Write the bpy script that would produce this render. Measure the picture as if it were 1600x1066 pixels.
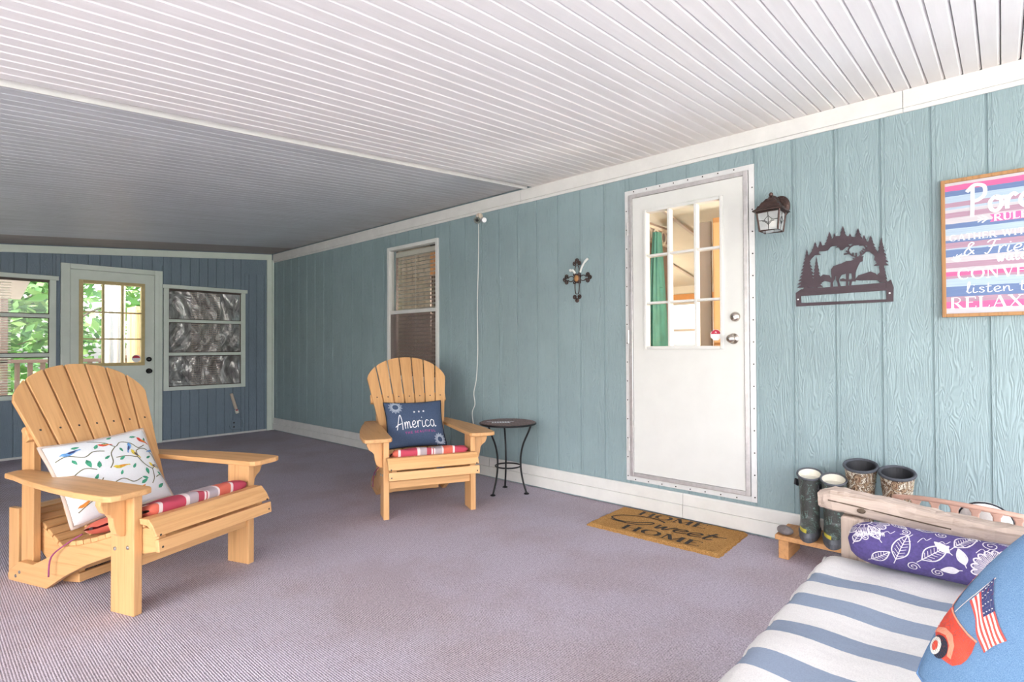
import bpy, bmesh, math, random
from math import sin, cos, pi, radians, sqrt
from mathutils import Vector, Matrix
from mathutils.geometry import tessellate_polygon

for o in list(bpy.data.objects): bpy.data.objects.remove(o)
scene = bpy.context.scene
C = scene.collection
random.seed(7)
rnd = random.uniform

# ------------------------------------------------------------------ camera
F_PX, YAW, PIT, ROL = 851.0, radians(47.965), radians(.674), radians(-.257)
Fw = Vector((sin(YAW)*cos(PIT), cos(YAW)*cos(PIT), sin(PIT)))
Rt = Vector((cos(YAW), -sin(YAW), 0)); Up = Rt.cross(Fw)
R2 = Rt*cos(ROL)+Up*sin(ROL); U2 = Up*cos(ROL)-Rt*sin(ROL)
cd = bpy.data.cameras.new('camera'); cam = bpy.data.objects.new('camera', cd); C.objects.link(cam)
cd.sensor_width = 36; cd.lens = F_PX/1600*36; cd.clip_start = .02; cd.clip_end = 300
M = Matrix.Identity(4)
for i in range(3):
    M[i][0] = R2[i]; M[i][1] = U2[i]; M[i][2] = -Fw[i]
M[0][3], M[1][3], M[2][3] = 0, 0, 1.12
cam.matrix_world = M
scene.camera = cam

# ------------------------------------------------------------------ light
w = bpy.data.worlds.new('sky'); scene.world = w; w.use_nodes = True
nt = w.node_tree; nt.nodes.clear()
sky = nt.nodes.new('ShaderNodeTexSky'); sky.sky_type = 'NISHITA'
sky.sun_disc = False; sky.sun_elevation = radians(48); sky.sun_rotation = radians(250)
sky.air_density = 1.0; sky.dust_density = 3.0; sky.ozone_density = 1.0
hs = nt.nodes.new('ShaderNodeHueSaturation'); hs.inputs['Saturation'].default_value = .45
bg = nt.nodes.new('ShaderNodeBackground'); bg.inputs['Strength'].default_value = .55
ow = nt.nodes.new('ShaderNodeOutputWorld')
nt.links.new(sky.outputs[0], hs.inputs['Color']); nt.links.new(hs.outputs[0], bg.inputs[0]); nt.links.new(bg.outputs[0], ow.inputs[0])
sl = bpy.data.lights.new('sun', 'SUN'); sl.energy = 5.0; sl.angle = radians(1.5); sl.color = (1, .96, .9)
sun = bpy.data.objects.new('sun', sl); C.objects.link(sun)
sun.rotation_euler = Vector((.20, .08, -.97)).to_track_quat('-Z', 'Y').to_euler()   # high sun on the open side
scene.view_settings.view_transform = 'Standard'; scene.view_settings.look = 'None'
scene.view_settings.gamma = 1; scene.view_settings.use_curve_mapping = False
scene.view_settings.exposure = 1.22

# ------------------------------------------------------------------ dimensions
D, L = 3.377, 7.497          # long wall at X = D, end wall at Y = L
ZC, SL = 2.423, .085         # ceiling height at the long wall, fall away from it
YE, XO = -2.1, -2.3          # open end behind the camera, open side
YS = 2.86                    # where the two ceilings meet

# ------------------------------------------------------------------ materials
def s2l(c): return tuple(((x/255+.055)/1.055)**2.4 if x > 10 else x/255/12.92 for x in c)
MAT = {}
def base(name, col=(.8, .8, .8), rough=.6, metal=0, spec=.5):
    m = bpy.data.materials.new(name); m.use_nodes = True
    b = m.node_tree.nodes['Principled BSDF']
    b.inputs['Base Color'].default_value = (*col, 1); b.inputs['Roughness'].default_value = rough
    b.inputs['Metallic'].default_value = metal; b.inputs['Specular IOR Level'].default_value = spec
    MAT[name] = m
    return m, m.node_tree, b
def coords(nt, scale=(1, 1, 1), out='Object', rnd_off=False):
    tc = nt.nodes.new('ShaderNodeTexCoord'); mp = nt.nodes.new('ShaderNodeMapping')
    mp.inputs['Scale'].default_value = scale; nt.links.new(tc.outputs[out], mp.inputs['Vector'])
    if rnd_off:
        oi = nt.nodes.new('ShaderNodeObjectInfo'); mu = nt.nodes.new('ShaderNodeMath'); mu.operation = 'MULTIPLY'
        mu.inputs[1].default_value = 37; nt.links.new(oi.outputs['Random'], mu.inputs[0]); nt.links.new(mu.outputs[0], mp.inputs['Location'])
    return mp
def noise(nt, vec, scale=5, detail=4, rough=.6, dist=0):
    n = nt.nodes.new('ShaderNodeTexNoise'); n.inputs['Scale'].default_value = scale; n.inputs['Detail'].default_value = detail
    n.inputs['Roughness'].default_value = rough; n.inputs['Distortion'].default_value = dist
    nt.links.new(vec.outputs[0], n.inputs['Vector']); return n
def ramp(nt, fac, stops, interp='LINEAR'):
    r = nt.nodes.new('ShaderNodeValToRGB'); r.color_ramp.interpolation = interp; e = r.color_ramp.elements
    while len(e) < len(stops): e.new(.5)
    for k, (p, c) in enumerate(stops):
        e[k].position = p; e[k].color = (*c, 1) if len(c) == 3 else c
    nt.links.new(fac, r.inputs[0]); return r
def mix(nt, fac, a, b, mode='MIX'):
    m = nt.nodes.new('ShaderNodeMix'); m.data_type = 'RGBA'; m.blend_type = mode
    for i, x in ((0, fac), (6, a), (7, b)):
        if hasattr(x, 'is_linked') or hasattr(x, 'links'): nt.links.new(x, m.inputs[i])
        elif i == 0: m.inputs[0].default_value = x
        else: m.inputs[i].default_value = (*x, 1)
    return m.outputs[2]
def bump(nt, b, h, strength=.3, dist=.01):
    n = nt.nodes.new('ShaderNodeBump'); n.inputs['Strength'].default_value = strength; n.inputs['Distance'].default_value = dist
    nt.links.new(h, n.inputs['Height']); nt.links.new(n.outputs[0], b.inputs['Normal'])
def simple(name, col, rough=.6, metal=0, nscale=0, var=.12, bmp=0, spec=.5, bscale=None):
    m, nt, b = base(name, col, rough, metal, spec)
    if nscale:
        mp = coords(nt); n = noise(nt, mp, nscale)
        lo = tuple(max(0, c*(1-var)) for c in col); hi = tuple(min(1, c*(1+var)) for c in col)
        r = ramp(nt, n.outputs['Fac'], [(.3, lo), (.7, hi)]); nt.links.new(r.outputs[0], b.inputs['Base Color'])
        if bmp:
            n2 = noise(nt, mp, bscale or nscale*4); bump(nt, b, n2.outputs['Fac'], bmp, .004)
    return m
def wood(name, c1, c2, axis='z', rough=.5, dens=26, bmp=.12, knots=None):
    m, nt, b = base(name, c1, rough)
    sc = {'x': (1.2, dens, dens), 'y': (dens, 1.2, dens), 'z': (dens, dens, 1.2)}[axis]
    mp = coords(nt, sc, rnd_off=True); n = noise(nt, mp, 1.6, 5, .65, .6)
    r = ramp(nt, n.outputs['Fac'], [(.28, c2), (.5, c1), (.75, tuple(min(1, x*1.12) for x in c1))])
    oi = nt.nodes.new('ShaderNodeObjectInfo')
    rr = ramp(nt, oi.outputs['Random'], [(0, (.88, .86, .84)), (1, (1, 1, 1))])
    col = mix(nt, 1.0, r.outputs[0], rr.outputs[0], 'MULTIPLY')
    nt.links.new(col, b.inputs['Base Color']); bump(nt, b, n.outputs['Fac'], bmp, .004)
    return m
CW1, CW2 = (.73, .41, .180), (.61, .305, .115)
for a in 'xyz': wood('chair_wood_'+a, CW1, CW2, a, .45)
wood('chair_wood_back', CW1, CW2, 'z', .45)
MAT['chair_wood_back'].node_tree.nodes['Mapping'].inputs['Scale'].default_value = (26, 1.5, 1.2)
for a in 'xyz': wood('drift_wood_'+a, (.56, .45, .38), (.33, .245, .19), a, .75, 34, .5)
wood('bench_wood', (.62, .32, .13), (.42, .20, .08), 'y', .6)
wood('sign_wood', (.42, .22, .09), (.24, .12, .05), 'z', .7, 40, .3)
wood('inner_wood', (.82, .50, .24), (.70, .40, .17), 'z', .5)

def siding(name, col):
    m, nt, b = base(name, col, .55)
    mp = coords(nt, (1, 1, 1), rnd_off=True)
    ds = nt.nodes.new('ShaderNodeMapping'); ds.inputs['Scale'].default_value = (9, 9, 1.1); nt.links.new(mp.outputs[0], ds.inputs[0])
    n1 = noise(nt, ds, 2.2, 2, .5, 1.2)
    wv = nt.nodes.new('ShaderNodeMath'); wv.operation = 'MULTIPLY'; wv.inputs[1].default_value = 75; nt.links.new(n1.outputs['Fac'], wv.inputs[0])
    sn = nt.nodes.new('ShaderNodeMath'); sn.operation = 'SINE'; nt.links.new(wv.outputs[0], sn.inputs[0])
    n2 = noise(nt, mp, 3, 4)
    r = ramp(nt, n2.outputs['Fac'], [(.3, tuple(c*.93 for c in col)), (.7, tuple(c*1.05 for c in col))])
    nt.links.new(r.outputs[0], b.inputs['Base Color'])
    bump(nt, b, sn.outputs[0], .30, .004)
    return m
TEAL = s2l((141, 161, 165))
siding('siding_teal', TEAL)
siding('siding_shaded', s2l((124, 140, 154)))  # same paint as the long wall, its shaded bluer tone put into the colour
simple('siding_groove', tuple(c*.92 for c in TEAL), .7)
simple('white_trim', (.70, .69, .665), .55, 0, 9, .05, .12)
simple('white_paint', (.69, .69, .665), .38, 0, 6, .03, .03)
simple('green_lit_white', (.74, .80, .73), .5, 0, 6, .04, .05)  # white paint with the greenish light from the trees put into its colour
simple('aluminium', (.62, .60, .60), .38, .75, 30, .1)
simple('white_metal', (.70, .70, .70), .4, .1, 20, .05)
simple('nickel', (.62, .56, .49), .25, 1)
simple('black_metal', (.015, .015, .017), .38, .5, 60, .3, .2)
simple('bronze', (.075, .045, .04), .45, .6, 40, .5, .3)
simple('screw_dark', (.06, .055, .05), .5, .6)
simple('screw_zinc', (.45, .44, .43), .35, .9)
simple('plum_plate', (.052, .033, .043), .5, .2, 12, .15)
simple('tan_trim', (.60, .47, .22), .5, 0, 20, .1)
simple('black_gloss', (.012, .012, .012), .2)
simple('cream', (.78, .74, .64), .6)
simple('grey_wall', (.36, .30, .26), .7, 0, 5, .08)
simple('room_dark', (.10, .075, .065), .8)
simple('inner_ceiling', (.80, .84, .76), .6, 0, 4, .05)
simple('sticker_red', (.55, .02, .06), .4)
simple('sticker_white', (.85, .85, .88), .4)
simple('blind_white', (.80, .78, .70), .45)
def blindmat():
    m = MAT['blind_white']; nt = m.node_tree; b = nt.nodes['Principled BSDF']; o = nt.nodes['Material Output']
    t = nt.nodes.new('ShaderNodeBsdfTranslucent'); t.inputs[0].default_value = (.85, .83, .76, 1); mx = nt.nodes.new('ShaderNodeMixShader'); mx.inputs[0].default_value = .4
    nt.links.new(b.outputs[0], mx.inputs[1]); nt.links.new(t.outputs[0], mx.inputs[2]); nt.links.new(mx.outputs[0], o.inputs[0])
blindmat()
simple('tan_cloth', (.58, .48, .36), .9, 0, 20, .08, .2)
simple('orange_wood', (.72, .38, .14), .6, 0, 8, .1)
simple('valance_print', (.55, .44, .38), .8, 0, 60, .6)
simple('green_cloth', (.07, .27, .235), .55, 0, 8, .2, .3, .5, 14)
simple('pink_brown', (.50, .30, .23), .5, 0, 14, .1, .15)
simple('white_cloth', (.85, .84, .82), .9, 0, 120, .06, .25)
simple('curtain', (.82, .82, .80), .9, 0, 60, .05, .1)
simple('rubber_black', (.02, .02, .024), .6)
simple('rubber_grey', (.09, .095, .11), .5, 0, 40, .2)
simple('tag_yellow', (.62, .52, .06), .5)
simple('neoprene', (.07, .075, .09), .8, 0, 90, .2, .2)
simple('rock', (.20, .17, .17), .7, 0, 14, .35, .6)
simple('coir_black', (.04, .028, .02), .95, 0, 240, .5, .8)
simple('cord_white', (.72, .74, .70), .5)
simple('handset', (.70, .58, .47), .5)
simple('navy', (.055, .085, .155), .85, 0, 160, .18, .3)
simple('navy_piping', (.012, .014, .022), .8)
simple('print_white', (.86, .86, .88), .85)
simple('print_grey', (.42, .47, .56), .9)
simple('print_magenta', (.52, .05, .28), .85)
simple('print_sky', (.14, .34, .66), .85, 0, 70, .35)
simple('print_red', (.72, .07, .045), .85, 0, 40, .25)
simple('print_orange', (.85, .30, .05), .85, 0, 60, .25)
simple('print_yellow', (.78, .58, .06), .85, 0, 60, .25)
simple('print_green', (.06, .34, .20), .85, 0, 50, .35)
simple('print_branch', (.16, .15, .08), .85, 0, 50, .4)
simple('print_dark', (.03, .03, .05), .85)
simple('beige_piping', (.56, .45, .38), .9)
simple('pillow_white', (.84, .85, .86), .9, 0, 200, .03, .2)
simple('purple', (.088, .064, .22), .85, 0, 120, .2, .2)
simple('purple_line', (.70, .66, .72), .85)
simple('truck_red', (.74, .085, .05), .8, 0, 22, .25)
simple('truck_light', (.88, .34, .22), .8, 0, 22, .2)
simple('flag_blue', (.05, .06, .17), .8)
simple('flag_red', (.68, .09, .07), .8)
simple('flag_white', (.80, .76, .70), .8)
simple('denim_piping', (.11, .22, .42), .9)
simple('bark', (.12, .085, .06), .9, 0, 14, .4, .6)
simple('concrete', (.68, .665, .63), .85, 0, 3, .1, .1)
simple('grass', (.10, .19, .045), .95, 0, 9, .5, .5)
simple('rail_brown', (.085, .05, .035), .7)
simple('cloth_tie', (.30, .06, .16), .9)
simple('outlet_dark', (.05, .055, .06), .5)

def glassy(name, tint=(1, 1, 1), refl=.10):
    m = bpy.data.materials.new(name); m.use_nodes = True; nt = m.node_tree; nt.nodes.clear()
    o = nt.nodes.new('ShaderNodeOutputMaterial'); t = nt.nodes.new('ShaderNodeBsdfTransparent'); g = nt.nodes.new('ShaderNodeBsdfGlossy')
    t.inputs[0].default_value = (*tint, 1); g.inputs['Roughness'].default_value = .02
    lw = nt.nodes.new('ShaderNodeLayerWeight'); lw.inputs['Blend'].default_value = .5
    pw = nt.nodes.new('ShaderNodeMath'); pw.operation = 'POWER'; pw.inputs[1].default_value = 4.5; nt.links.new(lw.outputs['Facing'], pw.inputs[0])
    f = nt.nodes.new('ShaderNodeMath'); f.operation = 'MULTIPLY_ADD'; f.inputs[1].default_value = .85; f.inputs[2].default_value = .03; nt.links.new(pw.outputs[0], f.inputs[0])
    mx = nt.nodes.new('ShaderNodeMixShader')
    nt.links.new(f.outputs[0], mx.inputs[0]); nt.links.new(t.outputs[0], mx.inputs[1]); nt.links.new(g.outputs[0], mx.inputs[2]); nt.links.new(mx.outputs[0], o.inputs[0])
    MAT[name] = m
glassy('glass')
def lampglass():
    m, nt, b = base('glass_lamp', (.78, .80, .80), .15); b.inputs['Alpha'].default_value = .42
    n = noise(nt, coords(nt), 60, 2); bump(nt, b, n.outputs['Fac'], .3, .01)
lampglass()
def screen_mat():
    m = bpy.data.materials.new('insect_screen'); m.use_nodes = True; nt = m.node_tree
    b = nt.nodes['Principled BSDF']; b.inputs['Base Color'].default_value = (.22, .155, .14, 1); b.inputs['Roughness'].default_value = .8
    b.inputs['Alpha'].default_value = .42; MAT['insect_screen'] = m
screen_mat()
def foil():
    m, nt, b = base('foil', (.30, .29, .29), .28, .55)
    mp = coords(nt, (1, 1, .6)); n = noise(nt, mp, 7, 3, .55, 1.5)
    r = ramp(nt, n.outputs['Fac'], [(.35, (.26, .235, .23)), (.7, (.70, .70, .69))]); nt.links.new(r.outputs[0], b.inputs['Base Color'])
    bump(nt, b, n.outputs['Fac'], .9, .05)
foil()
def carpet():
    m, nt, b = base('carpet', s2l((165, 150, 160)), .97, 0, .1)
    tc = nt.nodes.new('ShaderNodeTexCoord')
    sx = nt.nodes.new('ShaderNodeSeparateXYZ'); nt.links.new(tc.outputs['Object'], sx.inputs[0])
    mp = coords(nt)
    nf = noise(nt, mp, 190, 2, .5)
    wv = nt.nodes.new('ShaderNodeTexWave'); wv.bands_direction = 'X'; wv.inputs['Scale'].default_value = 38; wv.inputs['Distortion'].default_value = 1.6
    wv.inputs['Detail'].default_value = 1; wv.inputs['Detail Scale'].default_value = 3
    nt.links.new(mp.outputs[0], wv.inputs['Vector'])
    ad = nt.nodes.new('ShaderNodeMath'); ad.operation = 'MULTIPLY_ADD'; ad.inputs[1].default_value = .45
    nt.links.new(wv.outputs['Fac'], ad.inputs[0]); nt.links.new(nf.outputs['Fac'], ad.inputs[2])
    r = ramp(nt, ad.outputs[0], [(.3, s2l((118, 110, 118))), (.62, s2l((178, 168, 180))), (.95, s2l((218, 208, 220)))])
    nm = noise(nt, mp, 75, 2, .6); sp_ = ramp(nt, nm.outputs['Fac'], [(.36, (.80, .79, .80)), (.62, (1, 1, 1))])
    nl = noise(nt, mp, 1.7, 4, .6)
    st = ramp(nt, nl.outputs['Fac'], [(.38, (.86, .80, .74)), (.56, (1, 1, 1))])
    c = mix(nt, .6, mix(nt, .8, r.outputs[0], sp_.outputs[0], 'MULTIPLY'), st.outputs[0], 'MULTIPLY'); nt.links.new(c, b.inputs['Base Color'])
    bump(nt, b, ad.outputs[0], .55, .006)
carpet()
def ceil_mat(name, c1, c2, dirt, brown_at=None):
    m, nt, b = base(name, c1, .5)
    mp = coords(nt, (.9, 9, 1), 'Object', rnd_off=True); n = noise(nt, mp, 1.4, 5, .65, .4)
    r = ramp(nt, n.outputs['Fac'], [(.35, c2), (.62, c1)])
    g = nt.nodes.new('ShaderNodeNewGeometry'); sp = nt.nodes.new('ShaderNodeSeparateXYZ'); nt.links.new(g.outputs['Position'], sp.inputs[0])
    # rust-brown water stain along the wall edge of the panels
    mr = nt.nodes.new('ShaderNodeMapRange'); mr.inputs[1].default_value = D-.75; mr.inputs[2].default_value = D-.02; nt.links.new(sp.outputs['X'], mr.inputs[0])
    n2 = noise(nt, coords(nt, (1, 1, 1), 'Object', True), 2.2, 3); mu = nt.nodes.new('ShaderNodeMath'); mu.operation = 'MULTIPLY'
    nt.links.new(mr.outputs[0], mu.inputs[0]); nt.links.new(n2.outputs['Fac'], mu.inputs[1])
    c = mix(nt, mu.outputs[0], r.outputs[0], dirt)
    nt.links.new(c, b.inputs['Base Color'])
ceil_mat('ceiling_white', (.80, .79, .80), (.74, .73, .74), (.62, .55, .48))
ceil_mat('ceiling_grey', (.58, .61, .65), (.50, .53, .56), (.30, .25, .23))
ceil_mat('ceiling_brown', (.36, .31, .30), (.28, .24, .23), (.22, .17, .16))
def plaid():
    m, nt, b = base('plaid', (.5, .1, .1), .9)
    tc = nt.nodes.new('ShaderNodeTexCoord'); sp = nt.nodes.new('ShaderNodeSeparateXYZ'); nt.links.new(tc.outputs['Object'], sp.inputs[0])
    mr = nt.nodes.new('ShaderNodeMapRange'); mr.inputs[1].default_value = -.26; mr.inputs[2].default_value = .26; nt.links.new(sp.outputs['X'], mr.inputs[0])
    red, org, wh, gr, pk = (.42, .055, .085), (.62, .14, .075), (.80, .76, .74), (.40, .42, .44), (.50, .055, .10)
    st = [(0, org), (.07, wh), (.10, pk), (.31, wh), (.345, gr), (.43, red), (.49, wh), (.51, red), (.52, wh), (.54, gr), (.63, wh), (.65, org), (.77, wh), (.80, pk), (.95, red)]
    r = ramp(nt, mr.outputs[0], st, 'CONSTANT')
    mr2 = nt.nodes.new('ShaderNodeMapRange'); mr2.inputs[1].default_value = -.15; mr2.inputs[2].default_value = .45; nt.links.new(sp.outputs['Y'], mr2.inputs[0])
    r2 = ramp(nt, mr2.outputs[0], [(0, red), (.2, red), (.36, wh), (.39, gr), (.52, wh), (.55, red), (.8, wh), (.83, org)], 'CONSTANT')
    c = mix(nt, .25, r.outputs[0], r2.outputs[0])
    nt.links.new(c, b.inputs['Base Color'])
    n = noise(nt, coords(nt), 260, 2); bump(nt, b, n.outputs['Fac'], .25, .003)
plaid()
simple('cushion_rose', (.46, .10, .11), .9, 0, 150, .12, .2)
def stripes():
    m, nt, b = base('stripe_cloth', (.8, .8, .8), .9)
    tc = nt.nodes.new('ShaderNodeTexCoord'); sp = nt.nodes.new('ShaderNodeSeparateXYZ'); nt.links.new(tc.outputs['Object'], sp.inputs[0])
    a = nt.nodes.new('ShaderNodeMath'); a.operation = 'MULTIPLY_ADD'; a.inputs[1].default_value = 1/.182; a.inputs[2].default_value = 20-1.81/.182
    nt.links.new(sp.outputs['X'], a.inputs[0])
    f = nt.nodes.new('ShaderNodeMath'); f.operation = 'FRACT'; nt.links.new(a.outputs[0], f.inputs[0])
    r = ramp(nt, f.outputs[0], [(0, (.76, .745, .73)), (.555, (.265, .325, .43)), (.985, (.76, .745, .73))], 'CONSTANT')
    gt = nt.nodes.new('ShaderNodeMath'); gt.operation = 'GREATER_THAN'; gt.inputs[1].default_value = 1.82; nt.links.new(sp.outputs['X'], gt.inputs[0])
    endw = mix(nt, gt.outputs[0], r.outputs[0], (.76, .745, .73))
    n = noise(nt, coords(nt), 330, 2); r2 = ramp(nt, n.outputs['Fac'], [(.3, (.88, .88, .88)), (.6, (1, 1, 1))])
    nt.links.new(mix(nt, 1.0, endw, r2.outputs[0], 'MULTIPLY'), b.inputs['Base Color'])
    n2 = noise(nt, coords(nt), 7, 3); bump(nt, b, n2.outputs['Fac'], .3, .03)
stripes()
def denim():
    m, nt, b = base('denim', (.12, .27, .52), .95, 0, .2)
    mp = coords(nt); n = noise(nt, coords(nt, (900, 900, 300)), 1, 2); n2 = noise(nt, mp, 5, 3)
    r = ramp(nt, n.outputs['Fac'], [(.3, (.11, .215, .39)), (.7, (.22, .37, .56))])
    r2 = ramp(nt, n2.outputs['Fac'], [(.3, (.88, .88, .88)), (.7, (1.0, 1.0, 1.0))])
    nt.links.new(mix(nt, 1.0, r.outputs[0], r2.outputs[0], 'MULTIPLY'), b.inputs['Base Color']); bump(nt, b, n.outputs['Fac'], .3, .003)
denim()
def coir():
    m, nt, b = base('coir', (.5, .25, .07), .98, 0, .1)
    mp = coords(nt); n = noise(nt, mp, 170, 3, .7); n2 = noise(nt, mp, 5, 3)
    r = ramp(nt, n.outputs['Fac'], [(.3, (.32, .15, .045)), (.5, (.60, .32, .11)), (.72, (.76, .47, .20))])
    r2 = ramp(nt, n2.outputs['Fac'], [(.3, (.86, .84, .8)), (.7, (1, 1, 1))])
    nt.links.new(mix(nt, 1.0, r.outputs[0], r2.outputs[0], 'MULTIPLY'), b.inputs['Base Color']); bump(nt, b, n.outputs['Fac'], 1, .012)
coir()
def camo(name, cols, scale, rough=.5):
    m, nt, b = base(name, cols[0], rough)
    mp = coords(nt, (1, 1, .8)); n = noise(nt, mp, scale, 3, .6, 1.8)
    k = len(cols); st = [(.30+.40*i/k, c) for i, c in enumerate(cols)]
    r = ramp(nt, n.outputs['Fac'], st, 'CONSTANT'); nt.links.new(r.outputs[0], b.inputs['Base Color'])
camo('camo_green', [(.050, .056, .052), (.085, .085, .080), (.055, .060, .056), (.075, .077, .073), (.060, .075, .065), (.17, .25, .23), (.07, .07, .065)], 24, .3)
camo('camo_brown', [(.05, .035, .025), (.16, .08, .045), (.34, .24, .15), (.10, .055, .03), (.62, .58, .48), (.20, .11, .065), (.42, .36, .22)], 22, .7)
def table_top():
    m, nt, b = base('mosaic', (.12, .06, .05), .5, .1)
    mp = coords(nt); v = nt.nodes.new('ShaderNodeTexVoronoi'); v.inputs['Scale'].default_value = 90; nt.links.new(mp.outputs[0], v.inputs['Vector'])
    r = ramp(nt, v.outputs['Distance'], [(.2, (.34, .20, .19)), (.6, (.14, .085, .08))]); nt.links.new(r.outputs[0], b.inputs['Base Color'])
    bump(nt, b, v.outputs['Distance'], .5, .004)
table_top()
def poster():
    m, nt, b = base('striped_board', (.8, .8, .8), .6)
    tc = nt.nodes.new('ShaderNodeTexCoord'); sp = nt.nodes.new('ShaderNodeSeparateXYZ'); nt.links.new(tc.outputs['Object'], sp.inputs[0])
    n = noise(nt, coords(nt, (3, 3, 40)), 2, 4, .7)
    a = nt.nodes.new('ShaderNodeMath'); a.operation = 'MULTIPLY_ADD'; a.inputs[1].default_value = .010; nt.links.new(n.outputs['Fac'], a.inputs[0]); nt.links.new(sp.outputs['Z'], a.inputs[2])
    mr = nt.nodes.new('ShaderNodeMapRange'); mr.inputs[1].default_value = .025; mr.inputs[2].default_value = .645; nt.links.new(a.outputs[0], mr.inputs[0])
    pk, hp, bl, lb, wh, mv = (.52, .33, .40), (.70, .12, .30), (.13, .20, .38), (.40, .51, .62), (.55, .52, .55), (.40, .25, .33)
    st = [(0, wh), (.035, hp), (.085, mv), (.125, bl), (.20, lb), (.265, mv), (.285, hp), (.315, wh), (.345, mv), (.39, wh), (.43, bl), (.485, lb), (.50, mv), (.54, bl), (.565, wh), (.60, lb),
          (.65, bl), (.69, wh), (.735, mv), (.775, wh), (.80, lb), (.82, mv), (.855, lb), (.905, bl), (.945, hp), (.985, wh)]
    r = ramp(nt, mr.outputs[0], st, 'CONSTANT')
    n2 = noise(nt, coords(nt, (2, 2, 60)), 3, 4); r2 = ramp(nt, n2.outputs['Fac'], [(.35, (.86, .86, .88)), (.65, (1, 1, 1))])
    nt.links.new(mix(nt, 1.0, r.outputs[0], r2.outputs[0], 'MULTIPLY'), b.inputs['Base Color'])
poster()
def leafmat():
    m, nt, b = base('leaf', (.10, .24, .05), .6)
    g = nt.nodes.new('ShaderNodeNewGeometry')
    r = ramp(nt, g.outputs['Random Per Island'], [(0, (.04, .13, .03)), (.5, (.12, .28, .06)), (1, (.30, .46, .15))]); nt.links.new(r.outputs[0], b.inputs['Base Color'])
leafmat()
def fill_lamp_emit():
    m, nt, b = base('fill_lamp_shade', (.9, .85, .75), .6); b.inputs['Emission Color'].default_value = (1, .82, .6, 1); b.inputs['Emission Strength'].default_value = 9  # glowing shade of the added fill lamps
fill_lamp_emit()

# ------------------------------------------------------------------ mesh helpers
class MB:
    def __init__(s): s.v = []; s.f = []
    def add(s, vs, fs):
        n = len(s.v); s.v += [tuple(v) for v in vs]; s.f += [tuple(i+n for i in f) for f in fs]; return s
    def box(s, x0, x1, y0, y1, z0, z1, M=None):
        vs = [Vector((x, y, z)) for z in (z0, z1) for y in (y0, y1) for x in (x0, x1)]
        if M: vs = [M @ v for v in vs]
        return s.add(vs, [(0, 2, 3, 1), (4, 5, 7, 6), (0, 1, 5, 4), (2, 6, 7, 3), (0, 4, 6, 2), (1, 3, 7, 5)])
    def prism(s, poly, a, b, ax='y', M=None):
        f = {'y': lambda p, q: (p[0], q, p[1]), 'x': lambda p, q: (q, p[0], p[1]), 'z': lambda p, q: (p[0], p[1], q)}[ax]
        n = len(poly); vs = [Vector(f(p, a)) for p in poly]+[Vector(f(p, b)) for p in poly]
        if M: vs = [M @ v for v in vs]
        fs = [tuple(range(n)), tuple(range(2*n-1, n-1, -1))]+[(i, i+n, (i+1) % n+n, (i+1) % n) for i in range(n)]
        return s.add(vs, fs)
    def tube(s, pts, r, n=8, closed=False):
        pts = [Vector(p) for p in pts]; m = len(pts); vs = []; prev = None
        rs = r if isinstance(r, (list, tuple)) else [r]*m
        for i, p in enumerate(pts):
            if closed: t = pts[(i+1) % m]-pts[i-1]
            else: t = pts[min(i+1, m-1)]-pts[max(i-1, 0)]
            t = t.normalized() if t.length > 1e-9 else Vector((0, 0, 1))
            if prev is None:
                a = Vector((0, 0, 1)) if abs(t.z) < .9 else Vector((1, 0, 0)); u = t.cross(a).normalized()
            else: u = (prev-t*prev.dot(t)).normalized()
            prev = u; wv = t.cross(u)
            vs += [p+(u*cos(2*pi*k/n)+wv*sin(2*pi*k/n))*rs[i] for k in range(n)]
        fs = []
        for i in range(m if closed else m-1):
            j = (i+1) % m
            fs += [(i*n+k, i*n+(k+1) % n, j*n+(k+1) % n, j*n+k) for k in range(n)]
        if not closed: fs += [tuple(range(n-1, -1, -1)), tuple((m-1)*n+k for k in range(n))]
        return s.add(vs, fs)
    def lathe(s, prof, n=20, c=(0, 0, 0), M=None, sx=1, sy=1):
        vs = []; c = Vector(c)
        for r, z in prof:
            for k in range(n):
                v = Vector((r*cos(2*pi*k/n)*sx, r*sin(2*pi*k/n)*sy, z))
                vs.append((M @ v if M else v)+c)
        fs = [(i*n+k, i*n+(k+1) % n, (i+1)*n+(k+1) % n, (i+1)*n+k) for i in range(len(prof)-1) for k in range(n)]
        fs += [tuple(range(n-1, -1, -1)), tuple((len(prof)-1)*n+k for k in range(n))]
        return s.add(vs, fs)
    def grid(s, fn, nu, nv, wrap=False):
        vs = [fn(i/(nu if wrap else nu-1), j/(nv-1)) for j in range(nv) for i in range(nu)]
        fs = [(j*nu+i, j*nu+(i+1) % nu, (j+1)*nu+(i+1) % nu, (j+1)*nu+i) for j in range(nv-1) for i in range(nu if wrap else nu-1)]
        return s.add(vs, fs)
    def sphere(s, c, r, nu=12, nv=8, sc=(1, 1, 1)):
        c = Vector(c)
        prof = [(max(1e-4, sin(pi*j/nv))*r, -cos(pi*j/nv)*r) for j in range(nv+1)]
        vs0 = len(s.v); s.lathe(prof, nu)
        for k in range(vs0, len(s.v)):
            v = s.v[k]; s.v[k] = (v[0]*sc[0]+c.x, v[1]*sc[1]+c.y, v[2]*sc[2]+c.z)
        return s
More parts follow.
